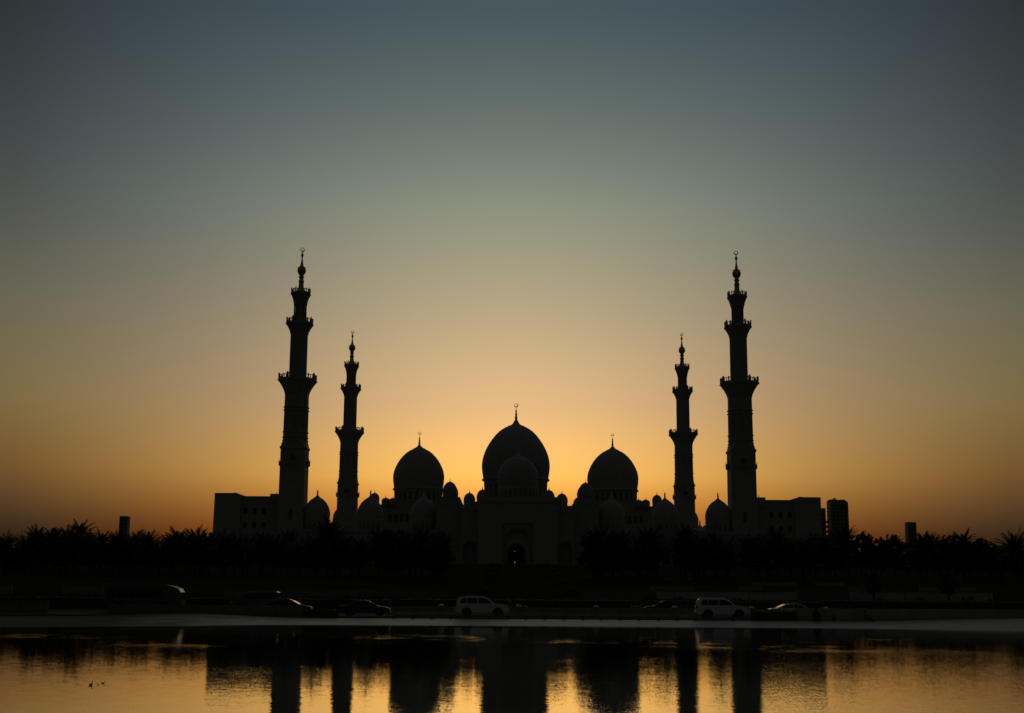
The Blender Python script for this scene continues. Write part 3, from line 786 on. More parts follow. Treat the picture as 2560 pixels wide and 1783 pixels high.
def palm_crown(seed, nf=64, length=3.0, upright=0.35):
    r = random.Random(seed); mb = MB()
    for k_ in range(nf):
        az = k_ * 2.399963 + r.uniform(-0.2, 0.2)
        t0 = k_ / nf
        el0 = lerp(1.45, -0.6, t0 ** (1.0 - upright * 0.5)) + r.uniform(-0.12, 0.12)
        L = length * r.uniform(0.8, 1.1) * (0.8 + 0.3 * math.sin(math.pi * min(1, t0 + 0.25)))
        droop = r.uniform(0.75, 1.2) * (0.7 + 0.5 * t0)
        pos = Vector((0.12 * math.cos(az), 0.12 * math.sin(az), 0.3 - 0.5 * t0)); seg = 9
        pts = [pos.copy()]; el = el0
        for i in range(seg):
            el -= droop / seg * (0.4 + 1.2 * i / seg)
            pos = pos + Vector((math.cos(az) * math.cos(el), math.sin(az) * math.cos(el), math.sin(el))) * (L / seg)
            pts.append(pos.copy())
        sidev = Vector((-math.sin(az), math.cos(az), 0))
        # rachis
        o = len(mb.v)
        for i, p in enumerate(pts):
            w = lerp(0.045, 0.012, i / seg)
            mb.v += [tuple(p - sidev * w), tuple(p + sidev * w)]
        for i in range(seg): mb.f.append((o + 2 * i, o + 2 * i + 1, o + 2 * i + 3, o + 2 * i + 2))
        nl = 17
        for j in range(2, nl + 1):
            tt = j / nl * seg; i = min(seg - 1, int(tt)); p = pts[i].lerp(pts[i + 1], tt - i)
            d = (pts[i + 1] - pts[i]).normalized(); up = sidev.cross(d).normalized()
            ll = 0.60 * (math.sin(math.pi * (0.18 + 0.78 * j / nl)) ** 0.7) * r.uniform(0.8, 1.15)
            for s_ in (-1, 1):
                dv = (d * 0.62 + sidev * s_ * 0.72 + up * 0.30).normalized()
                o = len(mb.v); wv = d * 0.085
                mb.v += [tuple(p - wv), tuple(p + wv), tuple(p + dv * ll + wv * 0.3), tuple(p + dv * ll - wv * 0.3)]
                mb.f.append((o, o + 1, o + 2, o + 3))
    return raw_mesh(mb, 'crown', M['palmleaf'])

def palm_trunk():
    mb = MB(); rg = []; nz = 22
    for j in range(nz + 1):
        t = j / nz
        rr = lerp(0.26, 0.19, t) + (0.03 if j % 2 else 0.0) + (0.10 * max(0, t - 0.85) / 0.15)
        rg.append([(rr * math.cos(2 * math.pi * i / 9) + 0.10 * math.sin(t * 2.0), rr * math.sin(2 * math.pi * i / 9), t) for i in range(9)])
    mb.rings(rg)
    return mb.mesh('trunk', M['bark'])
CROWNS = [palm_crown(11), palm_crown(23, 72, 3.3, 0.1), palm_crown(37, 58, 2.8, 0.7), palm_crown(51, 66, 3.1, 0.4)]
TRUNK = palm_trunk()

def palm(px, ptop, Y, label, group=None, var=0, size=1.0, name='date_palm', base=None):
    x, ztop = at(px, ptop, Y)
    zb = ground_z(x, Y) - 0.1 if base is None else base
    r = random.Random(int(px * 13 + Y * 7))
    size *= r.uniform(0.92, 1.08)
    h = max(1.2, ztop - zb - 2.75 * size)
    t = thing(name, label, 'palm tree', (x, Y, zb), r.uniform(0, 6.28), group)
    tr = put('trunk', TRUNK, t); tr.scale = (size, size, h)
    c = put('crown', CROWNS[var % 4], t, (0.09 * size, 0, h)); c.scale = (size,) * 3; c.rotation_euler = (r.uniform(-.06, .06), r.uniform(-.06, .06), 0)
    return t

def leafy(seed, rx, rz, nclump, per, leaf=0.20, gapz=0.15):
    r = random.Random(seed); mb = MB()
    for _ in range(nclump):
        u = r.uniform(-1, 1); a = r.uniform(0, 6.283); rad = r.uniform(0.35, 1.0) ** 0.5
        s_ = math.sqrt(1 - u * u)
        bulge = 1 + 0.28 * noise.noise(Vector((math.cos(a) * 1.6 + seed, math.sin(a) * 1.6, u * 1.6)))
        c = Vector((math.cos(a) * s_ * rx * rad * bulge, math.sin(a) * s_ * rx * rad * bulge, max(-0.75, u) * rz * rad * bulge))
        cr = r.uniform(0.35, 0.7) * rx * 0.26
        for _ in range(per):
            d = Vector((r.gauss(0, 1), r.gauss(0, 1), r.gauss(0, 0.8))); d.normalize()
            p = c + d * cr * r.uniform(0.4, 1.0)
            e1 = Vector((r.gauss(0, 1), r.gauss(0, 1), r.gauss(0, 1))).normalized(); e2 = e1.orthogonal().normalized()
            s1 = leaf * r.uniform(0.6, 1.4)
            o = len(mb.v)
            mb.v += [tuple(p - e1 * s1), tuple(p + e2 * s1 * 0.45), tuple(p + e1 * s1), tuple(p - e2 * s1 * 0.45)]
            mb.f.append((o, o + 1, o + 2, o + 3))
    return mb
def tree_trunk(seed, h, rx):
    r = random.Random(seed); mb = MB()
    mb.tube([(0, 0, 0), (0.05, 0.02, h * 0.25), (-0.05, 0.06, h * 0.5)], [0.20, 0.16, 0.13], 8)
    for i in range(6):
        a = i * 1.05 + r.uniform(-0.3, 0.3)
        mb.tube([(-0.05, 0.06, h * 0.45), (math.cos(a) * rx * 0.3, math.sin(a) * rx * 0.3, h * 0.68), (math.cos(a) * rx * 0.6, math.sin(a) * rx * 0.6, h * r.uniform(0.8, 0.95))], [0.10, 0.07, 0.03], 6)
    return mb.mesh('trunk', M['bark'])
TREES = [(raw_mesh(leafy(s, 2.6, 2.1, 130, 34, 0.17), 'crown', M['leaf' if s % 2 else 'leaf2']), tree_trunk(s, 4.0, 2.4)) for s in (3, 8, 15)]
def tree(px, ptop, Y, w_px, label, group=None, var=0, base=None):
    x, ztop = at(px, ptop, Y)
    zb = ground_z(x, Y) - 0.1 if base is None else base
    r = random.Random(int(px * 17 + Y * 3))
    s = w_px / F_PX * Y / 5.2
    h = ztop - zb
    t = thing('broadleaf_tree', label, 'tree', (x, Y, zb), r.uniform(0, 6.28), group)
    cm, tm = TREES[var % 3]
    sz = min(1.5 * s, h * 0.42 / 2.1)
    tr = put('trunk', tm, t); tr.scale = (s, s, max(0.4, (h - 2.1 * sz) / 3.2))
    c = put('crown', cm, t, (0, 0, h - 2.1 * sz)); c.scale = (s, s, sz)
    return t

# palms that stand out one by one
solo = [
 (15, 1337, 232, 1, 1.0, 'low date palm at the far left edge of the frame'),
 (95, 1316, 230, 0, 1.05, 'broad date palm, first tall crown right of the gap at the far left'),
 (203, 1299, 228, 2, 1.1, 'tallest date palm of the left row, its crown rising above its neighbours'),
 (447, 1315, 230, 2, 1.05, 'date palm with fanned crown midway between the slim tower and the left annex'),
 (290, 1326, 234, 0, 0.95, 'date palm directly in front of the slim far-left tower'),
 (822, 1302, 222, 1, 1.2, 'spiky date palm standing in the bright gap between the two left minarets'),
 (2405, 1321, 236, 2, 1.0, 'date palm poking up above the rounded bushy mass at the right'),
 (2535, 1334, 222, 1, 1.25, 'arching date palm at the right edge of the frame'),
 (2110, 1316, 226, 0, 1.0, 'date palm at the foot of the balconied high-rise'),
 (2312, 1329, 230, 3, 1.05, 'round-headed date palm just right of the slim slab tower'),
 (1712, 1316, 224, 1, 1.1, 'date palm in front of the far right minaret'),
 (1942, 1322, 228, 3, 1.1, 'date palm under the windows of the right annex building'),
 (1056, 1319, 216, 0, 1.15, 'date palm in front of the arcade dome left of the gate'),
 (1622, 1316, 214, 3, 1.1, 'date palm in front of the arcade right of the gate'),
]
for px, pt, Y, v, s, lab in solo: palm(px, pt, Y, lab, None, v, s)
ORD = 'first second third fourth fifth sixth seventh eighth ninth tenth eleventh twelfth thirteenth fourteenth fifteenth sixteenth seventeenth eighteenth'.split()
rows = [
 ('date palm from the left in the front row left of the mosque', 'date palms left of the mosque',
  [(45, 1362), (70, 1340), (120, 1322), (140, 1319), (172, 1316), (228, 1332), (255, 1325), (318, 1336), (342, 1328), (372, 1329), (402, 1346), (425, 1332), (470, 1330), (492, 1324), (512, 1332), (527, 1327)], 236),
 ('', 'date palms of the second row at the left',
  [(28, 1368), (82, 1352), (110, 1348), (155, 1350), (190, 1340), (240, 1352), (272, 1350), (305, 1352), (358, 1356), (388, 1354), (436, 1350), (480, 1350), (505, 1352)], 262),
 ('date palm from the left before the left annex building', 'date palms before the left annex',
  [(560, 1331), (590, 1340), (622, 1336), (655, 1331), (690, 1336), (722, 1328), (752, 1342)], 232),
 ('date palm from the left before the arcade left of the gate', 'date palms before the left arcade',
  [(790, 1340), (852, 1338), (880, 1337), (900, 1345), (950, 1323), (975, 1331), (1000, 1326), (1028, 1331), (1085, 1331), (1106, 1334)], 226),
 ('date palm from the left before the arcade right of the gate', 'date palms before the right arcade',
  [(1482, 1334), (1502, 1326), (1530, 1328), (1556, 1327), (1598, 1338), (1640, 1334), (1700, 1336), (1735, 1338)], 226),
 ('date palm from the left before the right annex building', 'date palms before the right annex',
  [(1760, 1342), (1788, 1337), (1816, 1340), (1868, 1337), (1892, 1334), (1918, 1342), (1975, 1340), (2005, 1346), (2035, 1336)], 234),
 ('date palm from the left in the row right of the mosque', 'date palms right of the mosque',
  [(2062, 1340), (2085, 1332), (2232, 1338), (2292, 1337), (2330, 1336), (2375, 1346), (2470, 1354), (2500, 1358)], 240),
]
for lab, grp, lst, Y in rows:
    for i, (px, pt) in enumerate(lst): palm(px, pt, Y + (i * 37 % 11) - 5, (ORD[i] + ' ' + lab) if lab else 'dark date palm in the second row left of the mosque, mostly hidden', grp, i, 1.0 + 0.10 * math.sin(i * 2.1))

# broadleaf trees
trees1 = [
 (2150, 1332, 246, 75, 'rounded bushy tree just right of the balconied high-rise'),
 (2230, 1338, 242, 62, 'rounded bushy tree just left of the slim slab tower'),
 (2385, 1338, 232, 110, 'wide rounded bushy tree under the lone palm crown at the right'),
 (2440, 1348, 238, 85, 'low bushy tree between the two rightmost tall palms'),
 (990, 1330, 205, 120, 'large dark rounded tree left of the gate'),
 (1505, 1327, 205, 120, 'large dark rounded tree right of the gate'),
 (1090, 1345, 208, 80, 'dark bushy tree nearest the gate on its left'),
 (2185, 1345, 244, 70, 'low bushy tree between the high-rise and the slim slab tower'),
]
for i, (px, pt, Y, w, lab) in enumerate(trees1): tree(px, pt, Y, w, lab, None, i)
fill = [
 ('bushy tree from the left, low among the palms left of the mosque', 'bushy trees among the left palms', [(20, 1385), (60, 1378), (105, 1372), (150, 1372), (190, 1370), (235, 1372), (280, 1370), (330, 1372), (380, 1374), (430, 1370), (480, 1368), (525, 1364)], 270, 62),
 ('bushy tree from the left, low among the palms before the left annex', 'bushy trees before the left annex', [(565, 1358), (610, 1362), (660, 1358), (705, 1362), (745, 1364)], 262, 66),
 ('bushy tree from the left, low in front of the left arcade', 'bushy trees before the left arcade', [(795, 1360), (840, 1358), (882, 1360), (965, 1350), (1040, 1352), (1095, 1362)], 240, 72),
 ('bushy tree from the left, low in front of the right arcade', 'bushy trees before the right arcade', [(1490, 1356), (1548, 1352), (1592, 1356), (1625, 1362), (1712, 1356), (1745, 1358)], 240, 66),
 ('bushy tree from the left, low in front of the right annex', 'bushy trees before the right annex', [(1785, 1360), (1815, 1362), (1878, 1358), (1925, 1362), (1975, 1360), (2025, 1354)], 256, 64),
 ('bushy tree from the left, low among the trees right of the mosque', 'bushy trees right of the mosque', [(2070, 1350), (2120, 1352), (2200, 1356), (2265, 1358), (2300, 1360), (2345, 1362), (2420, 1366), (2480, 1368), (2530, 1366), (2550, 1378)], 262, 70),
]
for lab, grp, lst, Y, w in fill:
    for i, (px, pt) in enumerate(lst): tree(px, pt, Y + (i * 29 % 13) - 6, w * (1 + 0.12 * math.sin(i * 1.7)), ORD[i] + ' ' + lab, grp, i)
# distant tree line on the horizon either side
fs = leafy(99, 2.6, 2.1, 60, 16, 0.42)
far = MB()
r = random.Random(4)
for sx in (-1, 1):
    for k_ in range(46):
        xx = sx * (112 + k_ * 8.5 + r.uniform(-3, 3)); yy = 470 + r.uniform(-30, 60); s = r.uniform(1.3, 2.2)
        o = len(far.v)
        far.v += [(xx + a * s * 1.4, yy + b_ * s * 1.4, ground_z(xx, yy) + 3.6 + c * s) for a, b_, c in fs.v]
        far.f += [tuple(o + i for i in q) for q in fs.f]
        far.tube([(xx, yy, ground_z(xx, yy) - 0.2), (xx, yy, ground_z(xx, yy) + 3)], [0.3, 0.2], 5)
fo = put('distant_trees', raw_mesh(far, 'distant_trees', M['leaf'])); fo['kind'] = 'stuff'
tag(fo, 'far dark line of trees on the horizon beyond the mosque grounds', 'trees')

# clipped hedges and shrubs: a core hull covered in leaf-sized faces
def hedge_mesh(L, W, H, seed, dens=55):
    r = random.Random(seed); mb = MB()
    nx = max(2, int(L / 0.5)); rg = []
    def wob(x, y, z): return 0.10 * noise.noise(Vector((x * 1.3 + seed, y * 1.3, z * 1.3)))
    for i in range(nx + 1):
        x = -L / 2 + L * i / nx
        sec = [(-W / 2, 0), (-W / 2 * 0.98, H * 0.6), (-W / 2 * 0.8, H * 0.95), (0, H), (W / 2 * 0.8, H * 0.95), (W / 2, H * 0.6), (W / 2, 0)]
        rg.append([(x, y + wob(x, y, z), z + (wob(x + 9, y, z) if z > 0 else 0)) for y, z in sec])
    mb.rings(rg)
    nleaf = int(min(2600, dens * L))
    for _ in range(nleaf):
        x = r.uniform(-L / 2, L / 2)
        if r.random() < 0.6: p = Vector((x, -W / 2 + wob(x, -W / 2, 0.5) + r.uniform(-0.05, 0.02), r.uniform(0.05, H)))
        else: p = Vector((x, r.uniform(-W / 2, W / 2), H + wob(x + 9, 0, H) + r.uniform(-0.05, 0.12)))
        e1 = Vector((r.gauss(0, 1), r.gauss(0, 1), r.gauss(0, 1))).normalized(); e2 = e1.orthogonal().normalized(); s1 = 0.09 * r.uniform(0.6, 1.5)
        o = len(mb.v); mb.v += [tuple(p - e1 * s1), tuple(p + e2 * s1 * 0.5), tuple(p + e1 * s1), tuple(p - e2 * s1 * 0.5)]; mb.f.append((o, o + 1, o + 2, o + 3))
    return raw_mesh(mb, 'hedge', M['leaf'])
def hedge(x0, x1, y, ztop, label, seed=1, W=1.4, group=None, zb=None):
    zb = ground_z((x0 + x1) / 2, y) - 0.15 if zb is None else zb
    o = put('hedge', hedge_mesh(x1 - x0, W, ztop - zb, seed), None, ((x0 + x1) / 2, y, zb))
    return tag(o, label, 'hedge', group)
hedge(-11.5, 32, 135.6, 2.0, 'long clipped hedge behind the far road below the central lawn', 1)
hedge(32.5, 75, 135.6, 2.15, 'long hedge behind the far road below the pale wall at the right', 2)
hedge(-60, -12.5, 135.6, 1.95, 'long hedge behind the far road at the left', 3)
xl, _ = at(1880, 1530, 117.2); xr, _ = at(1989, 1530, 117.2)
hedge(xl, xr, 117.3, at(1930, 1528, 117.2)[1], 'short low hedge in front of the white sedan at the right', 4, 0.9)
xl, _ = at(757, 1530, 117.2); xr, _ = at(846, 1530, 117.2)
hedge(xl, xr, 117.3, at(800, 1524, 117.2)[1], 'short dark hedge between the left parapet wall and the dark sedan', 5, 0.9)
# pairs of box hedges stepping up the lawn towards the gate
for i, Y in enumerate((162, 196, 232, 274, 322)):
    for sx in (-1, 1):
        xc = AX + sx * (5.3 + 0.15 * i)
        zb = ground_z(xc, Y) - 0.1
        ords = ('lowest', 'second', 'middle', 'fourth', 'topmost')[i]
        o = put('box_hedge', hedge_mesh(1.7 + 0.35 * i, 1.0, 0.75 + 0.08 * i, 20 + i * 2 + sx), None, (xc, Y, zb))
        tag(o, '%s clipped box hedge of the %s row stepping up the central lawn' % (ords, 'left' if sx < 0 else 'right'), 'hedge', 'box hedges up the central lawn')
# shrubs
SHRUB = [raw_mesh(leafy(s, 1.0, 0.9, 46, 26, 0.085), 'shrub', M['leaf']) for s in (61, 62, 63)]
def shrub(px, py, Y, w_px, label, i=0, group=None):
    x, z = at(px, py, Y); s = w_px / F_PX * Y / 2.1
    zb = ground_z(x, Y)
    t = thing('shrub', label, 'shrub', (x, Y, zb - 0.05), i * 1.3, group)
    c = put('foliage', SHRUB[i % 3], t, (0, 0, max(0.25, (z - zb) * 0.5))); c.scale = (s, s, max(0.3, (z - zb) * 0.56))
    mb = MB(); mb.tube([(0, 0, 0), (0.03, 0, max(0.2, (z - zb) * 0.5))], [0.05, 0.03], 6); mb.build('stem', M['bark'], t)
sh = [(862, 1483, 'left of three round shrubs behind the dark sedan'), (905, 1484, 'middle of three round shrubs behind the dark sedan'), (942, 1486, 'right of three round shrubs behind the dark sedan'),
      (788, 1486, 'round shrub behind the car beside the dark hedge'), (1625, 1487, 'shrub at the left end of the pale wall at the right'), (1700, 1488, 'spiky shrub by the pale wall behind the right SUV'),
      (1842, 1492, 'low round shrub before the pale wall, just above the right SUV bonnet'), (2200, 1494, 'dark round shrub before the second pale wall at the right'), (2300, 1492, 'shrub midway along the second pale wall at the right'), (2420, 1486, 'large shrub near the right end of the pale wall'), (2500, 1480, 'large dark shrub at the right edge behind the parapet wall'), (980, 1492, 'low shrub behind the bonnet of the dark sedan')]
for i, (px, py, lab) in enumerate(sh): shrub(px, py, 140 + (i % 3), 44 if i < 10 else 70, lab, i)

# ------------------------------------------------------------------ low walls and terraces
def low_wall(pxa, pxb, ptop, pbot, Y, label, m='wallpaint', panels=0, name='garden_wall', thick=0.35, group=None):
    xa, zt = at(pxa, ptop, Y); xb, zb_ = at(pxb, ptop, Y)
    zt = (zt + zb_) / 2; zb = at((pxa + pxb) / 2, pbot, Y)[1]
    xm = (xa + xb) / 2
    t = thing(name, label, 'wall', (xm, Y, zb - 0.4), 0.0, group)
    h = zt - zb + 0.4
    mb = MB(); mb.box(xa - xm, xb - xm, 0, thick, 0, h - 0.08); mb.build('wall_body', M[m], t, smooth=False)
    ncap = max(1, int((xb - xa) / 2.4)); w = (xb - xa) / ncap
    cm = MB(); cm.box(-w / 2 + 0.008, w / 2 - 0.008, -0.04, thick + 0.04, h - 0.08, h); cme = cm.mesh('coping_stone', M[m], smooth=False)
    for i in range(ncap): put('coping_stone', cme, t, (xa - xm + w * (i + 0.5), 0, 0))
    return t
low_wall(1643, 1990, 1480, 1499, 150, 'pale low retaining wall behind the right SUV and sedan')
low_wall(2128, 2482, 1481, 1500, 150, 'pale low retaining wall at the right, beyond the seated people')
low_wall(1992, 2126, 1475, 1501, 148, 'brown rendered planter wall between the two pale walls at the right', 'wallbrown')
low_wall(560, 1000, 1474, 1490, 150, 'dim retaining wall behind the cars at the left', 'dimstone')
low_wall(155, 258, 1463, 1478, 152, 'dim retaining wall just left of the minibus', 'dimstone')
low_wall(0, 30, 1462, 1478, 152, 'dim wall fragment at the left edge of the frame', 'dimstone')
low_wall(1455, 1640, 1476, 1497, 149, 'brown rendered planter wall left of the pale wall at the right', 'wallbrown')
low_wall(1000, 1120, 1474, 1498, 149, 'brown rendered planter wall above the left white SUV', 'wallbrown')
i = 0
for pxa, pxb, py, Y, lab in ((1625, 1735, 1466, 176, 'low stone terrace edge above the left end of the right pale wall'), (1850, 1905, 1466, 176, 'short stone terrace edge above the right SUV'), (1880, 1990, 1455, 200, 'stone terrace edge below the right annex palms'),
                           (2040, 2110, 1455, 200, 'stone terrace edge behind the brown planter'), (2125, 2210, 1468, 174, 'stone terrace edge above the second pale wall, left part'), (2300, 2440, 1467, 174, 'stone terrace edge above the second pale wall, right part'),
                           (920, 965, 1425, 300, 'short stone terrace edge in the gap of the left trees'), (700, 770, 1448, 215, 'stone terrace edge below the left arcade palms'), (880, 985, 1460, 190, 'stone terrace edge above the round shrubs'),
                           (270, 320, 1440, 240, 'stone terrace edge behind the minibus roof'), (430, 545, 1455, 205, 'stone terrace edge right of the minibus'), (1660, 1730, 1444, 225, 'stone terrace edge under the palms right of the gate')):
    low_wall(pxa, pxb, py, py + 3.5, Y, lab, 'concrete', name='terrace_edge')
# kerb line above the central hedge
x0, z0 = at(1180, 1497, 137); x1, _ = at(1560, 1497, 137)
t = thing('lawn_edging', 'thin pale stone edging line along the foot of the central lawn', 'edging', ((x0 + x1) / 2, 137.2, z0 - 0.9))
w = (x1 - x0) / 14
cm = MB(); cm.box(-w / 2 + 0.01, w / 2 - 0.01, 0, 0.25, 0, 0.95); cme = cm.mesh('edging_stone', M['concrete'], smooth=False)
for i in range(14): put('edging_stone', cme, t, (x0 - (x0 + x1) / 2 + w * (i + 0.5), 0, 0))

# parapet walls on the water side of the road
def parapet(pxa, pxb, ptop, Y, label, m):
    xa, za = at(pxa, ptop, Y); xb, zb = at(pxb, ptop, Y)
    xm = (xa + xb) / 2; z0 = 0.30; zt = (za + zb) / 2
    t = thing('parapet_wall', label, 'wall', (xm, Y, z0))
    n_ = max(1, round((xb - xa) / 2.5)); w = (xb - xa) / n_
    pm = MB(); pm.box(-w / 2 + 0.012, w / 2 - 0.012, 0, 0.3, 0, zt - z0 - 0.1); pme = pm.mesh('wall_panel', M[m], smooth=False)
    cm = MB(); cm.box(-w / 2 + 0.006, w / 2 - 0.006, -0.05, 0.35, zt - z0 - 0.1, zt - z0); cme = cm.mesh('coping_stone', M[m], smooth=False)
    for i in range(n_):
        put('wall_panel', pme, t, (xa - xm + w * (i + 0.5), 0, 0)); put('coping_stone', cme, t, (xa - xm + w * (i + 0.5), 0, 0))
parapet(270, 757, 1513, 117.2, 'dark low parapet wall on the bank at the left, hiding the minibus wheels', 'wallbrown')
parapet(1990, 2640, 1523, 117.2, 'grey low parapet wall on the bank at the right, behind the seated people', 'concrete')
parapet(-90, 120, 1502, 119.6, 'dark low parapet wall at the far left edge of the bank', 'wallbrown')
# median barrier
xa = at(965, 1519, 126)[0]; xb = at(2120, 1519, 126)[0]
t = thing('median_barrier', 'long grey concrete median barrier between the two carriageways', 'barrier', ((xa + xb) / 2, 126.2, 0.5))
n_ = 18; w = (xb - xa) / n_
pm = MB(); hh = at(1450, 1519.5, 126)[1] - 0.5
pm.v = []; 
for x_ in (-w / 2 + 0.01, w / 2 - 0.01): pm.v += [(x_, -0.3, 0), (x_, -0.26, 0.12), (x_, -0.12, 0.35), (x_, -0.09, hh), (x_, 0.09, hh), (x_, 0.12, 0.35), (x_, 0.26, 0.12), (x_, 0.3, 0)]
pm.f = [tuple(range(8)), tuple(reversed(range(8, 16)))] + [(i, (i + 1) % 8, 8 + (i + 1) % 8, 8 + i) for i in range(8)]
pme = pm.mesh('barrier_segment', M['concrete'], smooth=False)
for i in range(n_): put('barrier_segment', pme, t, (-(xb - xa) / 2 + w * (i + 0.5), 0, 0))
# round white caps (unlit lights) on the barrier
capz = 0.5 + hh
cap_l = [(1102, 'behind the tail of the left white SUV'), (1297, 'just right of the left white SUV'), (1491, 'alone in the middle of the frame'), (1688, 'left of the right white SUV'), (1880, 'between the right SUV and the white sedan'), (2066, 'right of the white sedan')]
for px, wh in cap_l:
    x_ = at(px, 1517, 126)[0]
    t = thing('barrier_light', 'white domed light on the median barrier, ' + wh, 'light', (x_, 126.2, capz), group='domed lights on the median barrier')
    mb = MB(); mb.lathe([(0.30, 0.0), (0.30, 0.05)], 16); mb.build('base_ring', M['steel'], t)
    mb = MB(); mb.lathe([(0.29, 0.05), (0.27, 0.12), (0.2, 0.19), (0.1, 0.235), (0.02, 0.245)], 16); mb.build('dome_lens', M['clearlamp'], t)
# knee rail on the bank
xa = at(985, 1540, 116.6)[0]; xb = at(1880, 1540, 116.6)[0]
t = thing('knee_rail', 'low dark knee rail with short posts along the road edge', 'rail', ((xa + xb) / 2, 116.6, 0.36))
mb = MB(); mb.box(-(xb - xa) / 2, (xb - xa) / 2, -0.05, 0.05, 0.24, 0.34); mb.build('rail', M['steel'], t, smooth=False)
n_ = round((xb - xa) / 1.72)
pm = MB(); pm.box(-0.13, 0.13, -0.1, 0.1, 0, 0.26); pme = pm.mesh('post', M['steel'], smooth=False)
for i in range(n_ + 1): put('post', pme, t, (-(xb - xa) / 2 + (xb - xa) * i / n_, 0, 0))
# small white slatted barrier seen behind the median
x_, z_ = at(1596, 1517, 131)
t = thing('slatted_barrier', 'small white slatted barrier standing before the hedge near the middle', 'barrier', (x_, 133.0, 0.62))
for i, (a, h) in enumerate(((-0.5, 1.1), (-0.25, 0.95), (0.0, 1.05), (0.25, 0.9), (0.5, 1.15))):
    mb = MB(); mb.box(a - 0.05, a + 0.05, -0.03, 0.03, 0, h); mb.build('slat', M['wallpaint'], t, smooth=False)
mb = MB(); mb.box(-0.55, 0.55, -0.06, -0.03, 0.72, 0.86); mb.build('cross_bar', M['wallpaint'], t, smooth=False)
# lamp posts
def lamp_post(px, Y, h, label):
    x_ = at(px, 1490, Y)[0]
    t = thing('lamp_post', label, 'lamp post', (x_, Y, ground_z(x_, Y)), group='lamp posts along the far road')
    mb = MB(); mb.lathe([(0.11, 0), (0.11, 0.5), (0.065, 0.6), (0.045, h)], 10); mb.build('pole', M['steel'], t)
    mb = MB(); mb.tube([(0, 0, h - 0.05), (0.15, 0, h + 0.2), (0.7, 0, h + 0.28)], 0.035, 6); mb.build('arm', M['steel'], t)
    mb = MB(); mb.prism([(0.6, h + 0.20), (1.2, h + 0.22), (1.25, h + 0.28), (0.65, h + 0.36)], -0.12, 0.12); mb.build('lamp_head', M['steel'], t, smooth=False)
for px, Y, h, lab in ((1873, 138.5, 4.6, 'dark lamp post just above the bonnet of the right white SUV'), (1910, 138.5, 4.6, 'dark lamp post left of the white sedan roof'), (2033, 134.6, 4.8, 'dark lamp post above the black-robed person'),
                      (2262, 138.5, 4.6, 'dark lamp post crossing the second pale wall at the right'), (717, 138.5, 4.6, 'thin dark lamp post above the car roof at the left'), (752, 138.5, 4.6, 'dark lamp post right of the car roof at the left')):
    lamp_post(px, Y, h, lab)
for px, lab in ((2181, 'short palm trunk crossing the gap beside the brown planter wall'), (2369, 'palm trunk crossing the right part of the second pale wall')):
    palm(px, 1420, 146, lab.replace('short palm trunk', 'small date palm').replace('palm trunk', 'small date palm'), None, 2, 0.62)

# ------------------------------------------------------------------ vehicles
def wheel_meshes(rad, wid):
    t = MB(); t.lathe([(rad * 0.66, -wid / 2), (rad * 0.93, -wid / 2), (rad, -wid * 0.32), (rad, wid * 0.32), (rad * 0.93, wid / 2), (rad * 0.66, wid / 2)], 26, cap=False)
    t.lathe([(rad * 0.66, -wid * 0.3), (rad * 0.6, 0), (rad * 0.66, wid * 0.3)], 26, cap=True)
    rm = MB(); rm.lathe([(rad * 0.18, wid * 0.30), (rad * 0.18, wid * 0.42)], 12)
    rm.lathe([(rad * 0.67, wid * 0.28), (rad * 0.67, wid * 0.46), (rad * 0.60, wid * 0.46), (rad * 0.60, wid * 0.28)], 26, cap=False)
    for i in range(6):
        a = i * math.pi / 3
        o = len(rm.v); c, s = math.cos(a), math.sin(a)
        for (u, v_, w_) in ((0.1, -0.07, 0.32), (0.64, -0.05, 0.32), (0.64, 0.05, 0.32), (0.1, 0.07, 0.32), (0.1, -0.07, 0.42), (0.64, -0.05, 0.42), (0.64, 0.05, 0.42), (0.1, 0.07, 0.42)):
            rm.v.append(((u * c - v_ * s) * rad, (u * s + v_ * c) * rad, w_ * wid))
        rm.f += [tuple(o + i_ for i_ in q) for q in ((0, 3, 2, 1), (4, 5, 6, 7), (0, 1, 5, 4), (1, 2, 6, 5), (2, 3, 7, 6), (3, 0, 4, 7))]
    return t.mesh('wheel', M['rubber']), rm.mesh('rim', M['alloy'])

def arc(xc, zc, r, a0, a1, n=9):
    return [(xc + r * math.cos(lerp(a0, a1, i / n)), zc + r * math.sin(lerp(a0, a1, i / n))) for i in range(n + 1)]

def bevel(o, w=0.05, seg=3, ang=30):
    md = o.modifiers.new('bevel', 'BEVEL'); md.width = w; md.segments = seg; md.limit_method = 'ANGLE'; md.angle_limit = R(ang)
    return o

def taper_prism(poly, wb, wt, zb, zt):
    mb = MB(); n_ = len(poly); hw = lambda z: lerp(wb, wt, min(1.2, max(0, (z - zb) / (zt - zb))))
    mb.v = [(x, -hw(z), z) for x, z in poly] + [(x, hw(z), z) for x, z in poly]
    mb.f = [tuple(range(n_)), tuple(reversed(range(n_, 2 * n_)))] + [((i + 1) % n_, i, n_ + i, n_ + (i + 1) % n_) for i in range(n_)]
    return mb

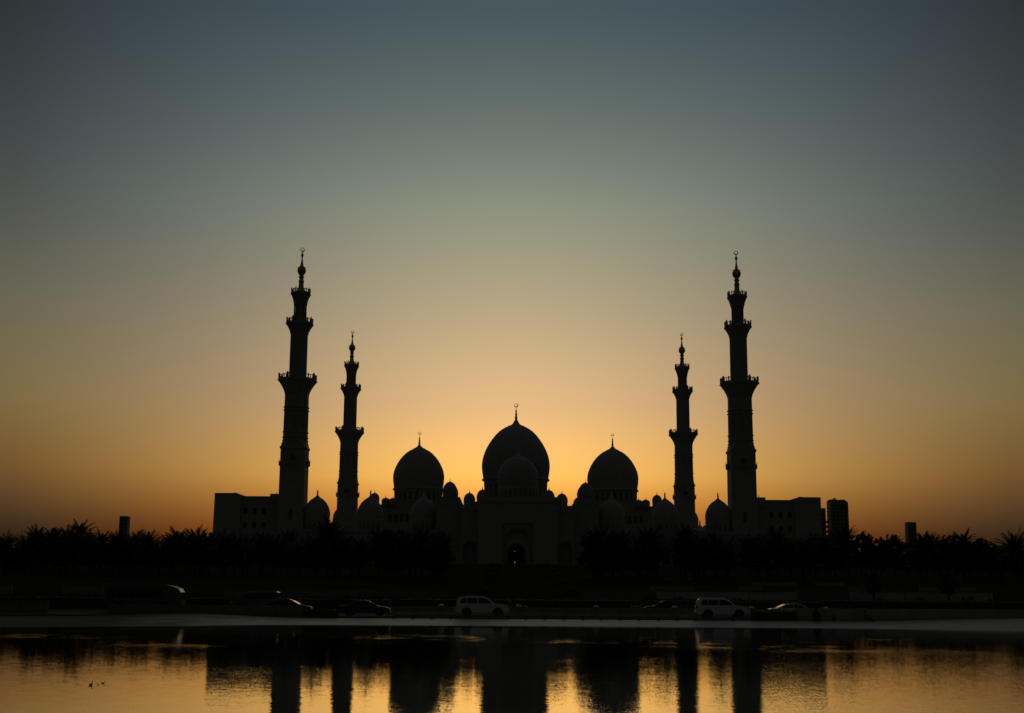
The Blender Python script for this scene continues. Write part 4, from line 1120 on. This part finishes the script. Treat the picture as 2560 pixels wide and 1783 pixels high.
def car(name, label, cat, loc, spec, paint, facing=1, group=None):
    """spec: measurements of one kind of car; the car points along +x (facing=1) or -x"""
    t = thing(name, label, cat, loc, 0.0 if facing > 0 else math.pi, group)
    L, W, rad = spec['L'], spec['W'], spec['rad']
    fx, rx = spec['fx'], spec['rx']; ra = rad * 1.16
    low = [(x, z) for x, z in spec['under_rear']]
    low += arc(rx, rad, ra, math.pi, 0)
    low += [(rx + ra + 0.05, spec['sill']), (fx - ra - 0.05, spec['sill'])]
    low += arc(fx, rad, ra, math.pi, 0)
    low += spec['over']
    mb = MB(); mb.prism(low, -W / 2, W / 2)
    for i, v in enumerate(mb.v):
        k_ = 0.05 * max(0, (v[2] - 0.75)) + 0.04 * max(0, 0.55 - v[2])
        mb.v[i] = (v[0], v[1] * (1 - k_) * (1 - 0.05 * max(0, abs(v[0]) / (L / 2) - 0.75) * 4), v[2])
    bd = bevel(mb.build('body', paint, t), 0.06, 3)
    zb, zt = spec['belt'], spec['roof']
    gh = bevel(taper_prism(spec['cabin'], W / 2 * 0.93, W / 2 * 0.74, zb, zt).build('cabin', paint, t), 0.05, 3)
    hw = lambda z: lerp(W / 2 * 0.93, W / 2 * 0.74, (z - zb) / (zt - zb))
    for s_ in (-1, 1):
        for pane in spec['panes']:
            g = MB(); n_ = len(pane)
            g.v = [(x, s_ * (hw(z) + 0.012), z) for x, z in pane] + [(x, s_ * (hw(z) - 0.02), z) for x, z in pane]
            g.f = [tuple(range(n_)), tuple(reversed(range(n_, 2 * n_)))] + [((i + 1) % n_, i, n_ + i, n_ + (i + 1) % n_) for i in range(n_)]
            g.build('side_window', M['glass'], t, smooth=False)
        mr_ = MB(); mr_.box(spec['mirror'][0] - 0.09, spec['mirror'][0] + 0.09, s_ * W / 2 * 0.93, s_ * W / 2 * 0.93 + s_ * 0.2, spec['mirror'][1], spec['mirror'][1] + 0.15)
        bevel(mr_.build('wing_mirror', paint, t), 0.04, 2)
        for hx in spec['handles']:
            h = MB(); h.box(hx - 0.1, hx + 0.1, s_ * (W / 2 * 0.985), s_ * (W / 2 * 0.985) + s_ * 0.03, spec['belt'] - 0.14, spec['belt'] - 0.10); h.build('door_handle', M['chrome'], t, smooth=False)
        for dx in spec['doors']:
            h = MB(); h.box(dx - 0.006, dx + 0.006, s_ * (W / 2 * 0.975), s_ * (W / 2 * 0.975) + s_ * 0.026, spec['sill'] + 0.12, spec['belt'] - 0.02); h.build('door_gap', M['rubber'], t, smooth=False)
        for nm_, (x0, x1, z0, z1), m_ in (('headlight', spec['head'], 'clearlamp'), ('tail_light', spec['tail'], 'redlamp')):
            h = MB(); y0, y1 = sorted((s_ * W / 2 * 0.62, s_ * W / 2 * 0.965)); h.box(x0, x1, y0, y1, z0, z1); bevel(h.build(nm_, M[m_], t), 0.03, 2)
        wt_, rm_ = spec['wheel']
        for wx in (fx, rx):
            w_ = put('wheel', wt_, t, (wx, s_ * (W / 2 - 0.12), rad)); w_.rotation_euler = (R(-90) * s_, 0, 0)
            put('rim', rm_, w_)
    for nm_, (p0, p1), in (('windscreen', spec['screen']), ('rear_window', spec['rearglass'])):
        (x0, z0), (x1, z1) = p0, p1
        d = Vector((x1 - x0, z1 - z0)); nn = Vector((d.y, -d.x)).normalized() * 0.015
        if nm_ == 'rear_window': nn = -nn
        if nm_ == 'windscreen' and nn.x < 0: nn = -nn
        if nm_ == 'rear_window' and nn.x > 0: nn = -nn
        a = (x0 + nn.x + d.x * 0.06, z0 + nn.y + d.y * 0.06); c = (x0 + nn.x + d.x * 0.94, z0 + nn.y + d.y * 0.94)
        g = MB(); h0, h1 = hw(a[1]) * 0.93, hw(c[1]) * 0.93
        g.v = [(a[0], -h0, a[1]), (a[0], h0, a[1]), (c[0], h1, c[1]), (c[0], -h1, c[1]), (a[0] - nn.x * 2, -h0, a[1] - nn.y * 2), (a[0] - nn.x * 2, h0, a[1] - nn.y * 2), (c[0] - nn.x * 2, h1, c[1] - nn.y * 2), (c[0] - nn.x * 2, -h1, c[1] - nn.y * 2)]
        g.f = [(0, 1, 2, 3), (7, 6, 5, 4), (0, 4, 5, 1), (1, 5, 6, 2), (2, 6, 7, 3), (3, 7, 4, 0)]
        g.build(nm_, M['glass'], t, smooth=False)
    gr = MB(); gx, z0, z1 = spec['grille']; gr.box(gx - 0.05, gx + 0.03, -W * 0.26, W * 0.26, z0, z1); gr.build('grille', M['steel'], t, smooth=False)
    bp = MB(); bx, z0, z1 = spec['bumper']; bp.box(bx - 0.12, bx + 0.05, -W * 0.44, W * 0.44, z0, z1); bevel(bp.build('front_bumper', paint, t), 0.04, 2)
    bp = MB(); bx, z0, z1 = spec['rbumper']; bp.box(bx - 0.05, bx + 0.12, -W * 0.44, W * 0.44, z0, z1); bevel(bp.build('rear_bumper', paint, t), 0.04, 2)
    if spec.get('rails'):
        x0, x1, zr_ = spec['rails']
        for s_ in (-1, 1):
            h = MB(); y = s_ * W / 2 * 0.66; h.tube([(x0, y, zr_ - 0.05), (x0 + 0.12, y, zr_ + 0.05), (x1 - 0.12, y, zr_ + 0.05), (x1, y, zr_ - 0.05)], 0.025, 6); h.build('roof_rail', M['chrome'], t)
    return t

suv = dict(L=5.0, W=1.95, rad=0.41, fx=1.48, rx=-1.40, sill=0.42, belt=1.12, roof=1.83,
  under_rear=[(-2.46, 0.95), (-2.46, 0.52), (-2.30, 0.42), (-1.40 - 0.41 * 1.16, 0.42)],
  over=[(2.1, 0.42), (2.42, 0.50), (2.46, 0.75), (2.40, 1.0), (2.25, 1.10), (1.9, 1.17), (1.25, 1.22), (-2.36, 1.18), (-2.43, 1.1)],
  cabin=[(-2.34, 1.10), (-2.30, 1.40), (-2.15, 1.74), (-1.95, 1.81), (-0.6, 1.85), (0.25, 1.80), (0.52, 1.72), (1.30, 1.16), (1.30, 1.10)],
  panes=[[(-1.98, 1.22), (-2.0, 1.42), (-1.85, 1.68), (-1.42, 1.72), (-1.42, 1.22)], [(-1.36, 1.22), (-1.36, 1.72), (-0.42, 1.73), (-0.42, 1.22)], [(-0.34, 1.22), (-0.34, 1.73), (0.22, 1.71), (0.46, 1.62), (1.02, 1.22)]],
  mirror=(0.86, 1.22), handles=(-0.75, 0.25), doors=(-1.39, -0.38, 0.95), head=(2.16, 2.44, 0.86, 1.02), tail=(-2.49, -2.32, 0.95, 1.22),
  screen=((0.56, 1.70), (1.28, 1.19)), rearglass=((-2.30, 1.40), (-2.15, 1.72)), grille=(2.44, 0.68, 0.92), bumper=(2.46, 0.42, 0.66), rbumper=(-2.46, 0.46, 0.7), rails=(-1.9, 0.2, 1.84))
suv['wheel'] = wheel_meshes(suv['rad'], 0.28)
suv2 = dict(suv); suv2['cabin'] = [(-2.36, 1.10), (-2.32, 1.40), (-2.20, 1.76), (-2.02, 1.83), (-0.6, 1.86), (0.20, 1.81), (0.48, 1.73), (1.24, 1.18), (1.24, 1.10)]
sedan = dict(L=4.8, W=1.82, rad=0.33, fx=1.42, rx=-1.36, sill=0.28, belt=0.92, roof=1.43,
  under_rear=[(-2.36, 0.80), (-2.38, 0.42), (-2.2, 0.28), (-1.36 - 0.33 * 1.16, 0.28)],
  over=[(2.1, 0.26), (2.36, 0.36), (2.40, 0.58), (2.3, 0.72), (1.9, 0.84), (1.1, 0.95), (-1.6, 0.98), (-2.26, 0.95), (-2.36, 0.88)],
  cabin=[(-1.95, 0.90), (-1.72, 0.99), (-1.25, 1.22), (-0.85, 1.36), (-0.45, 1.43), (0.0, 1.44), (0.35, 1.38), (0.62, 1.27), (1.22, 0.95), (1.22, 0.90)],
  panes=[[(-1.38, 0.99), (-1.02, 1.20), (-0.62, 1.32), (-0.28, 1.35), (-0.28, 0.99)], [(-0.2, 0.99), (-0.2, 1.36), (0.0, 1.36), (0.3, 1.31), (0.56, 1.21), (0.98, 0.99)]],
  mirror=(0.84, 0.97), handles=(-0.62, 0.35), doors=(-0.24, 0.92), head=(2.08, 2.37, 0.6, 0.74), tail=(-2.39, -2.2, 0.72, 0.9),
  screen=((0.60, 1.28), (1.22, 0.95)), rearglass=((-1.72, 0.99), (-0.9, 1.35)), grille=(2.38, 0.40, 0.56), bumper=(2.38, 0.26, 0.42), rbumper=(-2.38, 0.30, 0.55))
sedan['wheel'] = wheel_meshes(sedan['rad'], 0.22)

def car_at(name, label, cat, pxc, Y, zroad, spec, paint, facing=1):
    x_ = at(pxc, 1520, Y)[0]
    return car(name, label, cat, (x_, Y, zroad), spec, paint, facing)
ZR = 0.47
c = car_at('suv', 'white SUV left of centre with a small load on its roof rack', 'car', 1205, 121, ZR + 0.03, suv, M['white'])
mb = MB(); mb.tube([(-1.6, -0.3, 1.9), (-1.2, -0.25, 2.02), (-0.9, -0.2, 1.98)], [0.05, 0.09, 0.06], 7); mb.box(-1.0, -0.7, -0.45, -0.1, 1.92, 2.03)
mb.build('roof_load', M['cloth_grey'], c)
car_at('suv', 'white SUV right of centre, left of the white sedan', 'car', 1804, 121, ZR + 0.03, suv2, M['white'])
car_at('sedan', 'white sedan at the right, half hidden by the low hedge', 'car', 1986, 122.5, ZR + 0.03, sedan, M['white'])
car_at('sedan', 'dark grey sedan left of centre with a bright curved roofline', 'car', 912, 121.5, ZR + 0.03, sedan, M['grey'])
car_at('sedan', 'dark sedan at the left, half hidden by the parapet wall', 'car', 717, 122.5, ZR + 0.10, sedan, M['black'])
car_at('sedan', 'dark sedan behind the median, beyond the left white SUV', 'car', 1262, 130.5, 0.62, sedan, M['grey'])
car_at('sedan', 'dark sedan behind the median, left of the right white SUV', 'car', 1665, 130.5, 0.60, sedan, M['black'], -1)

# van facing left
van = dict(suv); van.update(cabin=[(-2.38, 1.10), (-2.36, 1.6), (-2.28, 1.95), (-2.05, 2.05), (-0.4, 2.06), (0.75, 1.98), (1.72, 1.22), (1.72, 1.10)], roof=2.05,
  panes=[[(-2.1, 1.28), (-2.12, 1.82), (-1.1, 1.86), (-1.1, 1.28)], [(-1.02, 1.28), (-1.02, 1.86), (0.1, 1.86), (0.1, 1.28)], [(0.18, 1.28), (0.18, 1.86), (0.7, 1.82), (1.4, 1.28)]],
  screen=((0.78, 1.96), (1.70, 1.24)), rearglass=((-2.36, 1.5), (-2.29, 1.92)), mirror=(1.2, 1.3), rails=None)
car_at('minivan', 'dark minivan at the left facing left, behind the parapet wall', 'van', 640, 131, 0.62, van, M['grey'], -1)

# minibus
xa = at(262, 1490, 128)[0]; xb = at(456, 1490, 128)[0]
bus = thing('minibus', 'dull minibus with a rounded front at the left, behind the parapet wall', 'minibus', ((xa + xb) / 2, 128.4, 0.6))
Lb = xb - xa; hb = Lb / 2
prof = [(-hb, 0.4), (-hb - 0.02, 1.2), (-hb + 0.06, 2.35), (-hb + 0.3, 2.62), (hb - 1.6, 2.60), (hb - 0.9, 2.50), (hb - 0.3, 2.25), (hb - 0.08, 1.9), (hb + 0.02, 1.2), (hb, 0.5), (hb - 0.2, 0.4)]
low = prof[:1] + prof[1:] 
ra = 0.48
poly = prof + arc(hb - 1.5, 0.38, ra, 0, math.pi) + arc(-hb + 1.7, 0.38, ra, 0, math.pi)
bevel(taper_prism(poly, 1.08, 1.0, 0.6, 2.6).build('body', M['buspaint'], bus), 0.09, 3)
hwb = lambda z: lerp(1.08, 1.0, (z - 0.6) / 2.0)
for s_ in (-1, 1):
    xs_ = [-hb + 0.35, -hb + 1.3, -hb + 2.55, -hb + 3.8, -hb + 5.05, -hb + 6.0]
    for i in range(5):
        g = MB(); a, c_ = xs_[i] + 0.06, xs_[i + 1] - 0.06
        if i == 4: pts = [(a, 1.3), (a, 2.15), (c_ - 0.1, 2.12), (c_, 1.3)]
        else: pts = [(a, 1.3), (a, 2.18), (c_, 2.18), (c_, 1.3)]
        n_ = len(pts)
        g.v = [(x, s_ * (hwb(z) + 0.012), z) for x, z in pts] + [(x, s_ * (hwb(z) - 0.02), z) for x, z in pts]
        g.f = [tuple(range(n_)), tuple(reversed(range(n_, 2 * n_)))] + [((q + 1) % n_, q, n_ + q, n_ + (q + 1) % n_) for q in range(n_)]
        g.build('side_window', M['glass'], bus, smooth=False)
    wt_, rm_ = wheel_meshes(0.38, 0.26)
    for wx in (hb - 1.5, -hb + 1.7):
        w_ = put('wheel', wt_, bus, (wx, s_ * 0.95, 0.38)); w_.rotation_euler = (R(-90) * s_, 0, 0); put('rim', rm_, w_)
    h = MB(); h.box(hb - 0.06, hb + 0.06, s_ * 0.85 - 0.14, s_ * 0.85 + 0.14, 0.75, 0.95); h.build('headlight', M['clearlamp'], bus, smooth=False)
g = MB(); g.v = [(hb - 0.02, -0.9, 1.28), (hb - 0.02, 0.9, 1.28), (hb - 0.10, 0.85, 1.92), (hb - 0.34, 0.8, 2.28), (hb - 0.34, -0.8, 2.28), (hb - 0.10, -0.85, 1.92)]
g.v = [(x + 0.03, y, z) for x, y, z in g.v]; g.f = [(0, 1, 2, 5), (5, 2, 3, 4)]; g.build('windscreen', M['glass'], bus, smooth=False)

# ------------------------------------------------------------------ people on the bank
def skin_body(name, joints, edges, m, parent, sub=2):
    me = bpy.data.meshes.new(name)
    me.from_pydata([j[0] for j in joints], edges, [])
    o = put(name, me, parent)
    sk = o.modifiers.new('skin', 'SKIN'); sk.use_smooth_shade = True
    for i, j in enumerate(joints):
        rr = j[1]; sv = me.skin_vertices[0].data[i]
        sv.radius = rr if isinstance(rr, tuple) else (rr, rr)
        sv.use_root = (i == 0)
    md = o.modifiers.new('sub', 'SUBSURF'); md.levels = md.render_levels = sub
    me.materials.append(m)
    return o
def head(parent, loc, yaw, hair_m, cover=False):
    mb = MB(); rg = []
    for j in range(11):
        t = j / 10; a = -math.pi / 2 + math.pi * t
        rr = 0.085 * math.cos(a) ** 0.8 if 0 < j < 10 else 0.01
        ring = []
        for i in range(16):
            b_ = 2 * math.pi * i / 16
            x = rr * 1.12 * math.cos(b_); y = rr * 0.92 * math.sin(b_)
            if math.cos(b_) > 0.9 and 4 <= j <= 5: x += 0.022            # nose
            if math.cos(b_) > 0.7 and j in (2, 3): x += 0.008            # chin and mouth
            if 0.3 < math.cos(b_) < 0.9 and j == 6: x -= 0.006           # eye sockets
            if abs(math.sin(b_)) > 0.95 and 4 <= j <= 6: y *= 1.10       # ears
            ring.append((x, y, 0.118 * math.sin(a)))
        rg.append(ring)
    mb.rings(rg)
    h = mb.build('head', M['skin'], parent, loc, yaw)
    hm = MB(); rg = []
    for j in range(8):
        t = j / 7; a = lerp(-0.55 if not cover else -1.35, math.pi / 2, t); rr = (0.098 if not cover else 0.108) * math.cos(a) ** 0.7 if j < 7 else 0.01
        rg.append([(rr * 1.1 * math.cos(b_) - 0.018, rr * 0.95 * math.sin(b_), 0.128 * math.sin(a) + 0.008) for b_ in [2 * math.pi * i / 16 for i in range(16)]])
    hm.rings(rg); hm.build('headscarf' if cover else 'hair', hair_m, h)
    return h
def hand(parent, loc, rz, m=None):
    for_ = [((0, 0, 0), 0.028), ((0.05, 0, 0.0), 0.034), ((0.085, 0, 0), 0.03)]
    ed = [(0, 1), (1, 2)]
    J = list(for_)
    for k_, (dy, ln) in enumerate(((-0.03, 0.065), (-0.01, 0.08), (0.01, 0.075), (0.03, 0.055))):
        i0 = len(J); J += [((0.09, dy, 0), 0.010), ((0.09 + ln * 0.55, dy * 1.1, -0.008), 0.009), ((0.09 + ln, dy * 1.15, -0.03), 0.008)]
        ed += [(2, i0), (i0, i0 + 1), (i0 + 1, i0 + 2)]
    i0 = len(J); J += [((0.045, 0.045, -0.005), 0.011), ((0.085, 0.062, -0.02), 0.009)]; ed += [(1, i0), (i0, i0 + 1)]
    h = skin_body('hand', J, ed, m or M['skin'], parent, 1); h.location = loc; h.rotation_euler = (0, 0.3, rz)
    return h

# robed figure sitting on the bank
px_, Yp = 2041, 116.2
x_ = at(px_, 1549, Yp)[0]; zb = bank_z(x_, Yp) - 0.005
p = thing('person', 'person in a loose black robe sitting on the bank beside the lamp post', 'person', (x_, Yp, zb), R(-90))
J = [((0, 0, 0.17), (0.27, 0.30)), ((0.02, 0, 0.45), (0.24, 0.30)), ((0.03, 0, 0.74), (0.17, 0.28)), ((0.04, 0, 0.90), (0.08, 0.09)), ((0.05, 0, 0.97), 0.055),
     ((0.25, 0.2, 0.20), 0.16), ((0.52, 0.26, 0.17), 0.13), ((0.30, 0.05, 0.10), 0.10), ((0.25, -0.2, 0.20), 0.16), ((0.52, -0.26, 0.17), 0.13), ((0.30, -0.05, 0.10), 0.10),
     ((0.05, 0.27, 0.72), 0.085), ((0.16, 0.34, 0.46), 0.075), ((0.36, 0.16, 0.34), 0.06), ((0.05, -0.27, 0.72), 0.085), ((0.16, -0.34, 0.46), 0.075), ((0.36, -0.16, 0.34), 0.06)]
E_ = [(0, 1), (1, 2), (2, 3), (3, 4), (0, 5), (5, 6), (6, 7), (0, 8), (8, 9), (9, 10), (2, 11), (11, 12), (12, 13), (2, 14), (14, 15), (15, 16)]
skin_body('robe', J, E_, M['cloth_black'], p); head(p, (0.07, 0, 1.07), 0.0, M['cloth_black'], True)
hand(p, (0.37, 0.14, 0.33), -0.6); hand(p, (0.37, -0.14, 0.33), 0.6)
# small figure
x_ = at(2083.5, 1549, Yp)[0]; zb = bank_z(x_, Yp) - 0.005
p = thing('person', 'small dark figure crouching low on the bank, right of the black-robed person', 'person', (x_, Yp, zb), R(-80)); p.scale = (0.72, 0.72, 0.72)
J = [((0, 0, 0.14), (0.14, 0.17)), ((0.03, 0, 0.34), (0.12, 0.15)), ((0.06, 0, 0.5), (0.09, 0.16)), ((0.08, 0, 0.6), 0.05), ((0.09, 0, 0.64), 0.045),
     ((0.24, 0.13, 0.24), 0.085), ((0.36, 0.15, 0.12), 0.06), ((0.44, 0.14, 0.04), 0.045), ((0.24, -0.13, 0.24), 0.085), ((0.36, -0.15, 0.12), 0.06), ((0.44, -0.14, 0.04), 0.045),
     ((0.07, 0.16, 0.48), 0.05), ((0.16, 0.20, 0.32), 0.042), ((0.30, 0.12, 0.28), 0.034), ((0.07, -0.16, 0.48), 0.05), ((0.16, -0.20, 0.32), 0.042), ((0.30, -0.12, 0.28), 0.034)]
skin_body('body', J, E_, M['cloth_navy'], p); head(p, (0.11, 0, 0.73), 0.0, M['hair'])
hand(p, (0.31, 0.11, 0.28), -0.5); hand(p, (0.31, -0.11, 0.28), 0.5)
# third figure, knees up, turned to the left
x_ = at(2166, 1549, Yp)[0]; zb = bank_z(x_, Yp) - 0.005
p = thing('person', 'person in a grey top and dark trousers sitting with bent knees, rightmost on the bank', 'person', (x_, Yp, zb), R(-25))
J = [((0, 0, 0.14), (0.15, 0.19)), ((-0.06, 0, 0.36), (0.12, 0.17)), ((-0.10, 0, 0.60), (0.10, 0.19)), ((-0.10, 0, 0.74), 0.055), ((-0.09, 0, 0.80), 0.05),
     ((-0.08, 0.20, 0.58), 0.06), ((0.02, 0.25, 0.38), 0.05), ((0.24, 0.16, 0.40), 0.04), ((-0.08, -0.20, 0.58), 0.06), ((0.02, -0.25, 0.38), 0.05), ((0.24, -0.16, 0.40), 0.04)]
E2 = [(0, 1), (1, 2), (2, 3), (3, 4), (2, 5), (5, 6), (6, 7), (2, 8), (8, 9), (9, 10)]
skin_body('torso', J, E2, M['cloth_grey'], p); head(p, (-0.07, 0, 0.90), 0.1, M['hair'])
J = [((0, 0, 0.13), (0.16, 0.19)), ((0.16, 0.12, 0.30), 0.10), ((0.34, 0.13, 0.44), 0.075), ((0.44, 0.13, 0.22), 0.06), ((0.50, 0.13, 0.05), 0.045), ((0.62, 0.14, 0.04), 0.04),
     ((0.16, -0.12, 0.30), 0.10), ((0.34, -0.13, 0.40), 0.075), ((0.46, -0.13, 0.20), 0.06), ((0.54, -0.13, 0.05), 0.045), ((0.66, -0.14, 0.04), 0.04)]
skin_body('trousers', J, [(0, 1), (1, 2), (2, 3), (3, 4), (4, 5), (0, 6), (6, 7), (7, 8), (8, 9), (9, 10)], M['cloth_navy'], p)
hand(p, (0.25, 0.15, 0.41), -0.2); hand(p, (0.25, -0.15, 0.41), 0.2)

# ------------------------------------------------------------------ birds on the water
def bird(px, py, size, rz, label):
    Y = HC * F_PX / (py - 1477.0 - (px - CXP) * math.tan(ROLL))
    x_ = at(px, py, Y)[0]
    t = thing('water_bird', label, 'bird', (x_, Y, 0.0), rz); t.scale = (size,) * 3
    J = [((0, 0, 0.03), (0.055, 0.06)), ((-0.10, 0, 0.04), (0.045, 0.05)), ((-0.19, 0, 0.07), (0.015, 0.025)), ((0.08, 0, 0.05), (0.045, 0.045)), ((0.13, 0, 0.13), 0.022), ((0.14, 0, 0.20), 0.02), ((0.16, 0, 0.235), 0.03), ((0.20, 0, 0.23), 0.016)]
    skin_body('body', J, [(0, 1), (1, 2), (0, 3), (3, 4), (4, 5), (5, 6), (6, 7)], M['feather'], t, 1)
    mb = MB(); mb.lathe([(0.012, 0), (0.008, 0.03), (0.001, 0.06)], 6); bk = mb.build('beak', M['steel'], t, (0.205, 0, 0.228)); bk.rotation_euler = (0, R(95), 0)
    for s_ in (-1, 1):
        mb = MB(); mb.rings([[(lerp(0.06, -0.17, j / 6) , s_ * (0.052 + 0.012 * math.sin(math.pi * j / 6)) + 0.006 * math.cos(a), 0.055 + 0.03 * math.sin(math.pi * j / 6) * math.sin(a)) for a in [2 * math.pi * i / 8 for i in range(8)]] for j in range(7)])
        mb.build('wing', M['feather'], t)
bird(228, 1702.5, 0.55, R(80), 'small dark bird swimming on the calm water at the lower left')
bird(258, 1698.0, 0.30, R(10), 'tiny bird low in the water, rightmost of the three at the lower left')
bird(245.5, 1702.0, 0.22, R(170), 'tiny bird between the two others at the lower left')
bird(698.5, 1590.0, 0.75, R(60), 'dark bird on the bright streak of far water left of centre')
